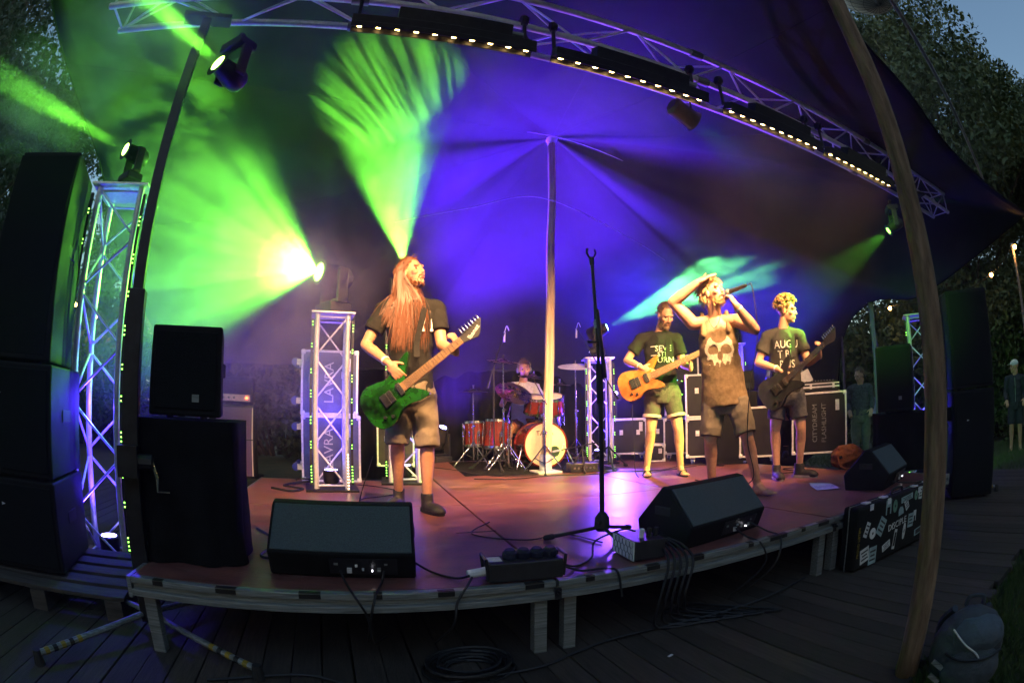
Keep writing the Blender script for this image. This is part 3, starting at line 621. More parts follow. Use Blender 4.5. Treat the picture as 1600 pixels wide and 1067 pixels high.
# ------------------------------------------------------------------ people
def hand(g, wr, d, n, side, curl=.5, k=1, spread=.02):
    wr = V(wr); d = V(d).normalized(); n = V(n); n = (n-d*n.dot(d)).normalized(); t = n.cross(d)*side
    g.ell(wr+d*.045*k, d*.055*k, t*.042*k, n*.017*k); g.caps(wr-d*.01, wr+d*.03*k, .026*k, .024*k)
    for i, L in enumerate((.072, .08, .075, .058)):
        p = wr+d*.088*k+t*(.031-.0205*i)*k; dd = (d+t*spread*(1.5-i)).normalized(); nn = n; rr = .0095*k
        for sgm, fr in enumerate((.45, .32, .25)):
            a = curl*(1.0 if sgm else .6); dd, nn = dd*math.cos(a)+nn*math.sin(a), nn*math.cos(a)-dd*math.sin(a)
            q = p+dd*L*fr*k; g.caps(p, q, rr, rr*.92, 8); p = q; rr *= .92
    p = wr+d*.028*k+t*.034*k; dd = (d*.65+t*.7+n*.35).normalized()
    for L, rr in ((.038, .0125), (.03, .0105)):
        q = p+dd*L*k; g.caps(p, q, rr*k, rr*.9*k, 8); p = q; dd = (dd*.85+n*curl*.6+d*.25).normalized()
def headgeo(g, c, F, U, k=1, open_mouth=False):
    c = V(c); F = V(F).normalized(); U = V(U); U = (U-F*U.dot(F)).normalized(); Sd = F.cross(U)
    def P(f, u, s=0): return c+F*f*k+U*u*k+Sd*s*k
    def E(p, s, f, u): g.ell(p, Sd*s*k, F*f*k, U*u*k)
    E(P(-.012, .03), .077, .099, .094); E(P(.028, -.035), .062, .07, .085); E(P(.042, -.08), .047, .045, .034); E(P(.08, -.101), .021, .018, .018)
    g.caps(P(.094, .014), P(.113, -.026), .0095*k, .0125*k, 8); g.caps(P(.085, .032, -.042), P(.085, .032, .042), .013*k, .013*k, 8)
    for s in (-1, 1):
        E(P(.102, -.031, s*.0115), .008, .011, .0075); E(P(.064, -.022, s*.046), .022, .026, .022); E(P(-.005, -.008, s*.08), .01, .021, .033)
    m = .016 if open_mouth else 0
    g.caps(P(.093, -.057, -.02), P(.093, -.057, .02), .008*k, .008*k, 8); g.caps(P(.09, -.071-m, -.018), P(.09, -.071-m, .018), .009*k, .009*k, 8)
    return P, Sd, F, U
def person(name, label, loc, rz, J, face, faceU=(0, 0, 1), skin='skin', top='tee', topkind='tee', bottom='shorts', shoes='shoe', hands={}, k=1, vox=.0062, hem=.92, sleeve=.62, topdrop=-.02, flare=1, open_mouth=False, legs=True, wr=.011, arm=1):
    o = thing('person', label, 'person', loc, rz); J = {a: V(b) for a, b in J.items()}; g = G()
    side = (J['lsh']-J['rsh']); sw = side.length; side.normalize(); upv = (J['neck']-J['pelvis']).normalized(); fr = side.cross(upv).normalized(); sd = upv.cross(fr)
    pv = J['pelvis']; nk = J['neck']; hs = (J['lhip']-J['rhip']).normalized(); hf = hs.cross(upv).normalized()
    def torso(gg, e, lo=-.1, arm_=True):
        L = (nk-pv).length; rg = []
        for t, wx, dy in ((lo, .158, .112), (0, .165, .118), (.2, .15, .105), (.45, .155, .108), (.68, .172, .115), (.84, .168, .105), (.94, .12, .08), (1.0, .07, .062)):
            s_ = sd if t > .3 else hs; f_ = fr if t > .3 else hf
            w_ = wx*k*(sw/.40 if t > .5 else 1); rg.append((pv+(nk-pv)*t, s_*(w_+e), f_*(dy*k+e)))
        gg.loft(rg, 22)
        if arm_:
            for a in ('rsh', 'lsh'): gg.caps(nk+(J[a]-nk)*.3-upv*.03*k, J[a]-upv*.005, .06*k+e, .062*k+e)
    torso(g, -.004)
    P, HS, HF, HU = headgeo(g, J['head'], face, faceU, k, open_mouth)
    g.caps(nk-upv*.03, P(-.02, -.07), .062*k, .057*k)
    for s in 'rl':
        a, e, w_ = J[s+'sh'], J[s+'elb'], J[s+'wr']; m1 = a.lerp(e, .45); m2 = e.lerp(w_, .3)
        g.caps(a, m1, .056*k*arm, .052*k*arm); g.caps(m1, e, .052*k*arm, .041*k*arm); g.caps(e, m2, .042*k*arm, .044*k*arm); g.caps(m2, w_, .044*k*arm, .028*k*arm)
        hd_ = hands.get(s); d = J[s+'hd']-w_
        if hd_: hand(g, w_, hd_[0] or d, hd_[1], -1 if s == 'r' else 1, hd_[2], k*1.02, hd_[3] if len(hd_) > 3 else .06)
        else: hand(g, w_, d, (0, 1, 0), 1, .5, k)
        if legs:
            h, kn, an, to = J[s+'hip'], J[s+'kn'], J[s+'an'], J[s+'to']; c1 = kn.lerp(an, .3)
            back = V((0, .018, 0)); g.caps(h, h.lerp(kn, .5), .088*k, .076*k); g.caps(h.lerp(kn, .5), kn, .076*k, .056*k); g.caps(kn, c1+back, .054*k, .057*k); g.caps(c1+back, kn.lerp(an, .62), .056*k, .042*k); g.caps(kn.lerp(an, .62), an, .042*k, .036*k)
            g.caps(an, an-V((0, 0, .03)), .037*k, .037*k)
            if not shoes or shoes == 'sandal':
                fd = (to-an); fd.z = 0; fd.normalize(); b = V((an.x, an.y, .035)); fs_ = fd.cross(V((0, 0, 1)))
                g.caps(b-fd*.03, b+fd*.1, .036*k, .03*k); g.ell(b+fd*.13-V((0, 0, .008)), fs_*.045*k, fd*.05*k, V((0, 0, .022))); g.caps(an, b+fd*.08, .036, .03)
                for i in range(5): q = b+fd*(.165-.008*i)+fs_*((.034-.017*i)*(1 if s == 'l' else -1))*-1-V((0, 0, .014)); g.caps(q-fd*.03, q+fd*.018, .012-.0012*i, .011-.0012*i, 8)
    obj('body', remesh(g, vox, 1), skin, o, smooth='all')
    # clothes
    c = G()
    if topkind in ('tee', 'jacket'):
        torso(c, .016, topdrop)
        for s in 'rl':
            a, e, w_ = J[s+'sh'], J[s+'elb'], J[s+'wr']
            if topkind == 'jacket': c.caps(a, e, .072*k, .058*k); c.caps(e, w_.lerp(e, .08), .058*k, .042*k)
            else: q = a.lerp(e, sleeve); c.caps(a, a.lerp(q, .7), .07*k, .071*k); c.cyl(a.lerp(q, .3), q, .071*k, .076*k, 16)
    elif topkind == 'tank':
        L = nk-pv; rg = []
        for t, wx, dy in ((topdrop, .176*flare, .128*flare), (0, .17*flare, .124*flare), (.15, .16*flare, .118*flare), (.32, .151*flare, .11*flare), (.5, .145*flare, .104*flare), (.66, .172, .122), (.76, .165, .115), (.82, .155, .106)):
            rg.append((pv+L*t, sd*wx*k, fr*dy*k))
        c.loft(rg, 24)
        for s_, a in ((-1, 'rsh'), (1, 'lsh')):
            b = nk+(J[a]-nk)*.55; 
            for f_ in (-1, 1): c.caps(pv+L*.78+sd*s_*.105+fr*f_*.085, b+V((0, 0, .052)), .022, .018)
    sh = obj('shirt', remesh(c, .009, 2, wr, 7), top, o, smooth='all')
    if legs:
        c = G(); L = nk-pv
        c.loft([(pv-upv*.13*k, hs*.15*k, hf*.12*k), (pv-upv*.05*k, hs*.182*k, hf*.135*k), (pv+upv*.05*k, hs*.178*k, hf*.13*k), (pv+upv*.1*k, hs*.165*k, hf*.122*k)], 20)
        for s in 'rl':
            h, kn, an = J[s+'hip'], J[s+'kn'], J[s+'an']
            q = h.lerp(kn, hem) if hem <= 1 else kn.lerp(an, hem-1)
            c.caps(h, h.lerp(q, .5), .108*k, .1*k)
            if hem <= 1.2: c.cyl(h.lerp(q, .35), q, .1*k, .094*k, 18)
            else: c.caps(h.lerp(q, .5), kn, .09*k, .075*k); c.cyl(kn.lerp(h, .1), q, .075*k, .068*k, 16)
        sb = obj('trousers' if hem > 1.2 else 'shorts', remesh(c, .0095, 2, wr, 8), bottom, o, smooth='all')
        if shoes and shoes != 'sandal':
            for s in 'rl':
                an, to = J[s+'an'], J[s+'to']; fd = to-an; fd.z = 0; fd.normalize(); fs_ = fd.cross(V((0, 0, 1))); b = V((an.x, an.y, 0))
                c = G(); c.loft([(b+V((0, 0, .14))-fd*.005, fs_*.046, fd*.052), (b+V((0, 0, .08)), fs_*.043, fd*.055), (b+V((0, 0, .03))+fd*.02, fs_*.044, fd*.09), (b+V((0, 0, .012))+fd*.03, fs_*.04, fd*.08)], 16)
                c.ell(b+fd*.09+V((0, 0, .04)), fs_*.05, fd*.12, V((0, 0, .042))); c.ell(b+fd*.15+V((0, 0, .03)), fs_*.05, fd*.07, V((0, 0, .036)))
                so_ = obj('shoe', remesh(c, .007, 2), 'shoe', o, smooth='all')
                c = G(); c.loft([(b+fd*.065+V((0, 0, .001)), fs_*.05, fd*.148), (b+fd*.065+V((0, 0, .026)), fs_*.053, fd*.152)], 24); obj('sole', c, 'sole' if shoes == 'pale' else 'rubber', so_)
        elif shoes == 'sandal':
            for s in 'rl':
                an, to = J[s+'an'], J[s+'to']; fd = to-an; fd.z = 0; fd.normalize(); fs_ = fd.cross(V((0, 0, 1))); b = V((an.x, an.y, 0))
                sd_ = obj('sandal', G().loft([(b+fd*.06+V((0, 0, .001)), fs_*.046, fd*.14), (b+fd*.06+V((0, 0, .02)), fs_*.048, fd*.142)], 20), 'shoe', o)
                obj('strap', G().tube([b+fd*.08+fs_*.048+V((0, 0, .015)), b+fd*.1+fs_*.03+V((0, 0, .06)), b+fd*.1-fs_*.03+V((0, 0, .06)), b+fd*.08-fs_*.048+V((0, 0, .015))], .009), 'shoe', sd_)
    if legs or True:
        obj('lips', G().caps(P(.101, -.0575, -.017), P(.101, -.0575, .017), .0045*k, .0045*k, 8).caps(P(.099, -.072-(.016 if open_mouth else 0), -.015), P(.099, -.072-(.016 if open_mouth else 0), .015), .0055*k, .0055*k, 8), 'lips', o, smooth='all')
        if open_mouth: obj('mouth', G().ell(P(.096, -.073), HS*.016, HF*.006, HU*.011), 'mouth', o)
        for s in (-1, 1): obj('eyebrow', G().caps(P(.0965, .031, s*.014), P(.085, .033, s*.046), .004, .003, 6), 'hair_brown', o)
    for s in (-1, 1): obj('eye', G().ball(P(.0755, .005, s*.031), .0095*k), 'eye', o, smooth='all')
    return o, P, (HS, HF, HU), sh, J
def cap_hair(o, P, fr, m, k=1, top=.008, n=260, L=.03, seed=1, thick=.004, front=.055, low=-.03, droop=.4, name='hair'):
    # a close cap of hair plus short locks
    HS, HF, HU = fr; g = G(); r = random.Random(seed); c = P(-.014, .034); g2 = G()
    g.ell(c-HF*.008*k+HU*.004, HS*(.079+top)*k, HF*(.098+top)*k, HU*(.096+top)*k, 20, 14)
    keep = []
    me = g.mesh(name); bm = bmesh.new(); bm.from_mesh(me)
    dl = [v for v in bm.verts if ((v.co-c).dot(HF) > front*k and (v.co-c).dot(HU) < .05*k) or (v.co-c).dot(HU) < low*k*(1.6 if (v.co-c).dot(HF) < 0 else .2)]
    bmesh.ops.delete(bm, geom=dl, context='VERTS'); bm.to_mesh(me)
    pts = [v.co.copy() for v in bm.verts]; bm.free(); vs = [tuple(v.co) for v in me.vertices]; fs = [tuple(p.vertices) for p in me.polygons]; g2.add(vs, fs)
    for i in range(n):
        p = r.choice(pts)+V((r.gauss(0, .006), r.gauss(0, .006), r.gauss(0, .006))); d = (p-c).normalized(); d = (d+V((r.gauss(0, .5), r.gauss(0, .5), r.gauss(0, .3)))-HU*droop).normalized(); q = p+d*L*r.uniform(.5, 1.2)
        g2.tube([p-d*.006, p.lerp(q, .55)+HU*.004, q-HU*.004], [thick, thick*.8, thick*.3], 4)
    return obj(name, g2, m, o)
def beard(o, P, fr, m, k=1, n=260, L=.022, seed=3, full=True):
    HS, HF, HU = fr; g = G(); r = random.Random(seed)
    for i in range(n):
        a = r.uniform(-1, 1); z = r.uniform(0, 1); s_ = a*.058; u = -.115+.075*z; f = .094-.075*abs(a)**1.6-.012*(1-z)
        if abs(a) < .35 and -.075 < u < -.05: continue
        p = P(f, u, s_); d = (HF*.55-HU*.8+HS*a*.5+V((r.gauss(0, .2), r.gauss(0, .2), r.gauss(0, .2)))).normalized()
        g.tube([p-d*.006, p+d*L*.6, p+d*L*r.uniform(.8, 1.2)], [.005, .004, .0012], 4)
    for i in range(40):
        a = r.uniform(-1, 1); p = P(.1-.012*a*a, -.046-.006*abs(a), a*.03); d = (HS*a-HU*.8+HF*.2).normalized(); g.tube([p-d*.003, p+d*.014], [.0035, .001], 4)
    return obj('beard', g, m, o)
def band(o, J, s, m='band', t=.12):
    w_, e = J[s+'wr'], J[s+'elb']; p = w_.lerp(e, t); d = (w_-e).normalized(); return obj('wristband', G().lathe([(.033, -.011), (.036, 0), (.033, .011)], p, d, 16, False), m, o, smooth=True)
def decal(target, o, X, Y, w_, h_, step, fn, off, m, parent, name='print'):
    # flat print that follows the cloth; every cell is laid onto the fabric
    me = target.data; bv = BVHTree.FromPolygons([v.co for v in me.vertices], [tuple(p.vertices) for p in me.polygons]); N = V(X).cross(V(Y)).normalized(); X = V(X).normalized(); Y = V(Y).normalized(); g = G(); idx = {}
    nx, ny = int(w_/step), int(h_/step)
    def vert(i, j):
        if (i, j) not in idx:
            p = V(o)+X*((i/nx-.5)*w_)+Y*((j/ny-.5)*h_)+N*.5; hit = bv.ray_cast(p, -N)
            idx[(i, j)] = None if hit[0] is None else len(g.v)
            if hit[0] is not None: g.v.append(tuple(hit[0]+hit[1]*off if hit[1].dot(N) > 0 else hit[0]+N*off))
        return idx[(i, j)]
    for i in range(nx):
        for j in range(ny):
            if fn((i+.5)/nx*2-1, (j+.5)/ny*2-1):
                q = [vert(*c) for c in ((i, j), (i+1, j), (i+1, j+1), (i, j+1))]
                if None not in q: g.f.append(tuple(q))
    return obj(name, g, m, parent)
def textdecal(target, s, size, o, X, Y, off, m, parent, sx=1):
    me = text(s, size); bv = BVHTree.FromPolygons([v.co for v in target.data.vertices], [tuple(p.vertices) for p in target.data.polygons]); X = V(X).normalized(); Y = V(Y).normalized(); N = X.cross(Y)
    for v in me.vertices:
        z = v.co.z; p = V(o)+X*v.co.x*sx+Y*v.co.y; h = bv.ray_cast(p+N*.5, -N); v.co = (h[0] if h[0] is not None else p)+N*(off+z)
    return obj('lettering', me, m, parent)

# ---- guitars
def guitar(label, loc, rz, bodyc, nut, front, body_m, scale=1, strings=7, neck_m='maple', board='rosewood', logo=None, dot='guitar', name='electric_guitar', bodyscale=1, black_hard=True):
    o = thing(name, label, dot, loc, rz); b = V(bodyc); x = (V(nut)-b).normalized(); z = V(front); z = (z-x*z.dot(x)).normalized(); y = z.cross(x); T = frame(b, x, y, z) @ MX.Diagonal((scale, scale, scale, 1))
    cp_ = [(-.31, 0), (-.295, .10), (-.225, .158), (-.13, .145), (-.055, .118), (.02, .13), (.09, .158), (.165, .178), (.185, .168), (.15, .13), (.09, .075), (.06, .036), (.06, -.036), (.085, -.06), (.125, -.105), (.14, -.138), (.115, -.15), (.06, -.142), (-.01, -.118), (-.08, -.118), (-.16, -.155), (-.25, -.145), (-.298, -.085)]
    out = [(p.x*bodyscale, p.y*bodyscale) for p in spline([(a, c_, 0) for a, c_ in cp_], 4, True)]
    def A(nm, g, m, **kw): g.v = [tuple(T @ V(p)) for p in g.v]; return obj(nm, g, m, o, **kw)
    A('body', G().prism(out, -.022, .022), body_m, bev=.008, smooth=True)
    br = -.13; nutx = br+.648; w0, w1 = .031, .024
    A('neck', G().prism([(.0, -w0+.002), (nutx, -w1+.001), (nutx, w1-.001), (.0, w0-.002)], .004, .026), neck_m, bev=.006)
    A('fretboard', G().prism([(-.015, -w0), (nutx, -w1), (nutx, w1), (-.015, w0)], .027, .033), board)
    fg = G()
    for i in range(1, 24):
        fx = nutx-.648*(1-2**(-i/12)); ww = w1+(w0-w1)*(nutx-fx)/nutx; fg.box((fx, 0, .034), (.0022, ww*2, .002))
    A('frets', fg, 'steel')
    sg = G()
    for i in range(strings):
        yy = -1+2*i/(strings-1); sg.cyl((br, yy*.026, .041), (nutx, yy*.02, .036), .0009, n=4)
    A('strings', sg, 'steel')
    for px_ in (-.085, -.005): A('pickup', G().box((px_, 0, .03), (.035, .085, .018)), 'black_plastic', bev=.003)
    A('bridge', G().box((br, 0, .032), (.05, .09, .016)), 'black_metal' if black_hard else 'steel', bev=.003)
    for kx, ky in ((-.2, -.09), (-.15, -.115)): A('knob', G().cyl((kx*bodyscale, ky*bodyscale, .02), (kx*bodyscale, ky*bodyscale, .042), .011, n=14), 'black_metal')
    hd_ = A('headstock', G().prism([(nutx, -.022), (nutx+.03, -.03), (nutx+.1, -.052), (nutx+.125, -.04), (nutx+.19, .042), (nutx+.175, .05), (nutx+.02, .034), (nutx, .022)], .008, .024), 'black_plastic', bev=.002)
    tg = G()
    for i in range(strings): q = .03+.145*i/(strings-1); tg.cyl((nutx+q, .03+.012*i/strings, .024), (nutx+q, .03+.012*i/strings, .034), .005, n=8).cyl((nutx+q, .04, .016), (nutx+q, .066, .016), .004, n=6).box((nutx+q, .07, .016), (.007, .012, .012))
    A('tuners', tg, 'steel')
    if logo:
        me = text(logo, .042)
        for v in me.vertices: v.co = T @ (V((nutx+.095, -.006, .0255))+MX.Rotation(R_(18), 4, 'Z') @ v.co)
        obj('lettering', me, 'white', o)
    return o, T
def strap(o, pts, wv, m='tee'):
    g = G(); P = spline(pts, 6)
    for p in P: g.v += [tuple(p-V(wv)*.022), tuple(p+V(wv)*.022)]
    for i in range(len(P)-1): g.f.append((2*i, 2*i+1, 2*i+3, 2*i+2))
    s = obj('strap', g, m, o); sd = s.modifiers.new('s', 'SOLIDIFY'); sd.thickness = .003

# ---- long-haired guitarist
J1 = {'head': (-0.025, -0.03, 1.80), 'neck': (-0.014, 0.0, 1.585), 'chest': (-0.03, 0, 1.4), 'pelvis': (-0.012, 0.0, 0.875), 'rsh': (-0.225, 0.01, 1.515), 'lsh': (0.178, -0.01, 1.525), 'relb': (-0.36, -0.04, 1.235), 'rwr': (-0.175, -0.25, 1.085), 'rhd': (-0.05, -0.30, 0.96), 'lelb': (0.215, -0.10, 1.235), 'lwr': (0.305, -0.305, 1.165), 'lhd': (0.345, -0.33, 1.22),
      'rhip': (-0.1, 0.0, 0.855), 'lhip': (0.085, 0.0, 0.855), 'rkn': (-0.115, -0.05, 0.52), 'lkn': (0.107, -0.09, 0.5), 'ran': (-0.115, 0.10, 0.10), 'lan': (0.1, -0.14, 0.10), 'rto': (-0.17, -0.04, 0.0), 'lto': (0.19, -0.30, 0)}
P1 = (.60, 3.95, DZ); Z1 = -8.5
o, P, fr, sh, J = person('person', 'long-haired guitarist in black T-shirt and khaki cargo shorts', P1, Z1, J1, (.72, -.6, .22), (-.25, .1, 1), 'skin', 'tee', 'tee', 'shorts', 'boot',
    hands={'r': ((.62, -.2, -.76), (.25, .95, .1), .42, .05), 'l': ((-.1, -.45, .9), (-.75, .35, .1), .85, .03)}, hem=1.06)
# hair: long locks down the chest and back, some blown to the right
HS, HF, HU = fr; g = G(); r = random.Random(4); c0 = P(-.015, .035)
for i in range(760):
    a = r.uniform(-1, 1); back = r.random()
    th = r.uniform(.35, 1.45); ph = r.uniform(0, 2*PI)
    d = (HU*math.sin(th)+(HS*math.cos(ph)+HF*(math.sin(ph)*.9-.28))*math.cos(th)).normalized()
    p0 = c0+HU*(d.dot(HU)*.102)+HS*(d.dot(HS)*.084)+HF*(d.dot(HF)*.104)
    sidev = d.dot(HS); fv = d.dot(HF)
    if fv > .45 and abs(sidev) < .55 and r.random() < .85: sidev = math.copysign(.8, sidev+1e-3)
    sgn = 1 if sidev > 0 else -1
    q1 = c0+HS*sgn*(.088+.014*r.random())+HF*(fv*.06-.03)-HU*(.02+.03*r.random())
    if i < 0: e = P(.06+.07*r.random(), -.13+.04*r.gauss(0, 1), -.09)+V((.10+.09*r.random(), 0, 0)); pts = [p0, P(.06, .02, -.085), e]; wsc = .5
    else:
        tx = r.gauss(-.075, .05) if r.random() < .72 else (r.gauss(-.2, .03) if r.random() < .5 else r.gauss(.09, .025))
        yb = -.135 if abs(tx) < .15 else -.075
        if r.random() < .25: yb = .13
        q2 = V((J['neck'].x+tx*.75, yb*.8, 1.56+r.gauss(0, .015))); e = V((J['neck'].x+tx*1.05+r.gauss(0, .015), yb-.005*r.random(), r.uniform(1.17, 1.40) if abs(tx) < .15 else r.uniform(1.36, 1.46)))
        pts = [p0, q1, q2, e]
    S_ = spline(pts, 5); wdt = r.uniform(.0012, .0032); g.tube(S_, [wdt*(1-.75*(j/(len(S_)-1))**2) for j in range(len(S_))], 4)
g.ell(c0-HF*.006, HS*.085, HF*.1, HU*.098, 18, 12) if False else None
obj('hair', g, 'hair_red', o); cap_hair(o, P, fr, 'hair_red', 1, .006, 60, .03, 5, front=.075, low=-.06)
beard(o, P, fr, 'hair_red', 1, 150, .02); band(o, J, 'r')
for sx in (-.028, .036): obj('print', G().prism([(-.012, -.045), (.012, -.045), (.012, -.03), (.006, -.028), (.004, 0), (.012, .02), (.012, .045), (-.012, .045)] if sx < 0 else [(-.011, -.045), (.011, -.045), (.011, -.03), (.004, -.026), (.005, 0), (-.002, .04), (.004, .046), (-.006, .046), (-.004, 0), (-.006, -.028), (-.011, -.03)], 0, .002, frame((J['neck'].x+.115+sx, -.148, 1.375), (1, .1, 0), (0, .06, 1), (.1, -1, .06))), 'print', o)
gt, T = guitar('green flame electric guitar held by the long-haired guitarist', P1, Z1, (-.075, -.25, .90), (.455, -.385, 1.325), (-.1, -.93, .2), 'green_burst', 1.06, 7, logo='Ibanez')
strap(gt, [(.03, -.26, 1.13), (.03, -.17, 1.25), (.07, -.15, 1.45), (.09, -.05, 1.6), (.05, .13, 1.5), (-.1, .16, 1.2), (-.2, 0, .95), (-.2, -.2, .85)], (1, 0, 0))

# ---- bassist
J2 = {'head': (0.045, -0.10, 1.735), 'neck': (-0.029, 0, 1.57), 'pelvis': (-0.025, 0, 0.925), 'rsh': (-0.235, 0, 1.495), 'lsh': (0.155, -0.02, 1.475), 'relb': (-0.40, -0.04, 1.27), 'rwr': (-0.235, -0.22, 1.175), 'rhd': (-0.13, -0.26, 1.15), 'lelb': (0.22, -0.03, 1.205), 'lwr': (0.29, -0.24, 1.14), 'lhd': (0.35, -0.26, 1.18),
      'rhip': (-0.115, 0, 0.905), 'lhip': (0.08, 0, 0.9), 'rkn': (-0.152, -0.03, 0.50), 'lkn': (0.15, -0.05, 0.50), 'ran': (-0.2, 0.04, 0.085), 'lan': (0.175, 0, 0.085), 'rto': (-0.185, -0.12, 0), 'lto': (0.22, -0.14, 0)}
P2 = (3.40, 4.68, DZ); Z2 = -36
o, P, fr, sh, J = person('person', 'bearded bassist in printed black T-shirt, dark shorts and sandals', P2, Z2, J2, (.42, -.75, -.52), (.15, -.35, 1), 'skin2', 'tee', 'tee', 'shorts_dark', 'sandal', hands={'r': ((.85, -.15, -.5), (.1, .9, .2), .45), 'l': ((.1, -.5, .85), (-.7, .3, .1), .8)}, hem=.62, vox=.0066)
cap_hair(o, P, fr, 'hair_brown', 1, .005, 160, .02, 8, front=.06, low=-.035); beard(o, P, fr, 'hair_brown', 1, 300, .032); band(o, J, 'r')
for s in 'rl':
    h, kn = J[s+'hip'], J[s+'kn']; q = h.lerp(kn, .62); d = (kn-h).normalized(); obj('cuff', G().lathe([(.098, -.02), (.105, -.018), (.106, .012), (.1, .016)], q, d, 20, False), 'cuff', o, smooth=True)
for i, (s, sz) in enumerate((('SEVE', .085), ('STIS', .07), ('BURN', .085))): textdecal(sh, s, sz, (.005, -.2, 1.375-.062*i), (1, 0, 0), (0, 0, 1), .003, 'print', o, 1.05)
for i, zz in enumerate((1.40, 1.305)): decal(sh, (-.09, -.2, zz), (1, 0, 0), (0, 0, 1), .08, .008, .004, lambda a, b: True, .003, 'print', o)
obj('earphone_cable', G().tube(spline([P(0, -.02, -.08), (-.07, .02, 1.58), (-.09, .1, 1.5)], 5), .003), 'white', o)
gt, T = guitar('amber sunburst bass guitar held by the bearded bassist', P2, Z2, (-.17, -.23, 1.055), (.62, -.33, 1.375), (-.05, -.95, .25), 'amber_burst', 1.22, 5, board='rosewood', name='bass_guitar', bodyscale=.86, dot='bass guitar')
strap(gt, [(.05, -.22, 1.28), (.06, -.15, 1.4), (.07, -.03, 1.56), (.0, .13, 1.45), (-.2, .12, 1.2)], (1, 0, 0))
obj('jack_cable', G().tube(spline([(-.3, -.22, .92), (-.34, -.2, .75), (-.33, -.15, .4), (-.3, -.1, .02), (-.1, .3, .01), (.4, .8, .01)], 8), .004), 'cable', gt)

# ---- singer
J3 = {'head': (0.0, -0.05, 1.655), 'neck': (-0.0, 0, 1.475), 'pelvis': (0.055, 0.02, 0.80), 'rsh': (-0.19, -.01, 1.43), 'lsh': (0.19, -0.02, 1.425), 'relb': (-0.335, -0.10, 1.60), 'rwr': (-0.105, -0.15, 1.735), 'rhd': (0.02, -0.12, 1.77), 'lelb': (0.335, -0.17, 1.32), 'lwr': (0.20, -0.26, 1.50), 'lhd': (0.14, -0.25, 1.59),
      'rhip': (-0.04, 0.02, 0.775), 'lhip': (0.16, 0.0, 0.765), 'rkn': (-0.07, -0.03, 0.46), 'lkn': (0.24, -0.06, 0.48), 'ran': (-0.06, 0.08, 0.085), 'lan': (0.33, 0.02, 0.085), 'rto': (-0.08, -0.1, 0), 'lto': (0.46, -0.10, 0)}
P3 = (2.92, 3.25, DZ); Z3 = -45.7
o, P, fr, sh, J = person('person', 'barefoot singer in tan skull tank top, hand on his head, singing', P3, Z3, J3, (.8, -.52, .30), (-.3, .1, 1), 'skin2', 'tank', 'tank', 'shorts', None, hands={'r': ((.9, .05, .42), (.2, .35, -.9), .12, .1), 'l': ((-.45, .1, .85), (-.75, .4, -.4), 1.0)}, hem=.9, flare=1.2, topdrop=-.09, open_mouth=True, k=.97, arm=1.1, wr=.008)
cap_hair(o, P, fr, 'hair_blond', .97, .012, 420, .055, 12, front=.065, low=-.075, droop=.9); beard(o, P, fr, 'hair_blond', .97, 220, .02, 6); band(o, J, 'l')
def skull(a, b):
    n_ = .10*MN.noise(V((a*4, b*4, 2)))+.06*MN.noise(V((a*11, b*11, 5)))
    if b > -.15: ins = (a*1.02)**2+((b-.12)/.92)**2 < 1+n_ and not (a*a/.34+(b-1.05)**2/.33 < 1)
    else: ins = abs(a) < .92+.35*(b+.15)+n_*1.4 and b > -.86+n_*2.2+.25*abs(math.sin(a*9))
    for ex in (-.42, .46):
        if ((a-ex)/.37)**2+((b-.12+.12*abs(a-ex))/.30)**2 < 1+n_*1.5: return False
    if ((a-.05)/.2)**2+((b+.28)/.26)**2 < 1+n_: return False
    if ((a+.62)/.2)**2+((b+.62)/.16)**2 < 1+n_: return False
    return ins
decal(sh, (.03, -.2, 1.175), (1, 0, 0), (0, 0, 1), .24, .27, .004, skull, .004, 'tank_print', o)
obj('necklace', G().tube(spline([(-.06, -.055, 1.49), (-.03, -.115, 1.40), (.0, -.125, 1.36), (.04, -.11, 1.41), (.06, -.05, 1.49)], 6), .0018), 'tee', o)
mt = thing('microphone', 'black handheld microphone at the singer\'s mouth with trailing cable', 'microphone', P3, Z3); a = P(.135, -.062); a = V(a); b = a+V((.17, -.06, .035)); d = (b-a).normalized()
obj('body', G().lathe([(.019, .03), (.018, .06), (.013, .17), (.011, .19)], a, d, 16), 'black_metal', mt, smooth=True); obj('grille', G().ball(a+d*.015, .025), 'alu_dull', mt, smooth='all')
obj('cable', G().tube(spline([b+d*.02, b+V((.05, -.02, -.03)), b+V((.06, 0, -.4)), b+V((-.02, -.02, -.8)), b+V((-.05, .02, -1.2)), b+V((.0, .1, -1.52)), V((.1, .5, .012)), V((-.3, .9, .012))], 8), .0045), 'cable', mt)

# ---- second guitarist
J4 = {'head': (0.03, -0.03, 1.615), 'neck': (-0.03, 0, 1.445), 'pelvis': (-0.025, 0, 0.83), 'rsh': (-0.19, 0.01, 1.385), 'lsh': (0.13, .0, 1.37), 'relb': (-0.30, -0.03, 1.135), 'rwr': (-0.085, -0.21, 1.045), 'rhd': (0.03, -0.25, 0.99), 'lelb': (0.215, -0.04, 1.10), 'lwr': (0.325, -0.25, 1.14), 'lhd': (0.365, -0.28, 1.21),
      'rhip': (-0.105, 0, 0.81), 'lhip': (0.07, 0, 0.81), 'rkn': (-0.145, -0.04, 0.47), 'lkn': (0.12, -0.03, 0.47), 'ran': (-0.128, -0.02, 0.1), 'lan': (0.107, 0.03, 0.10), 'rto': (-0.07, -0.2, 0), 'lto': (0.25, -0.04, 0)}
P4 = (4.02, 3.40, DZ); Z4 = -50.2
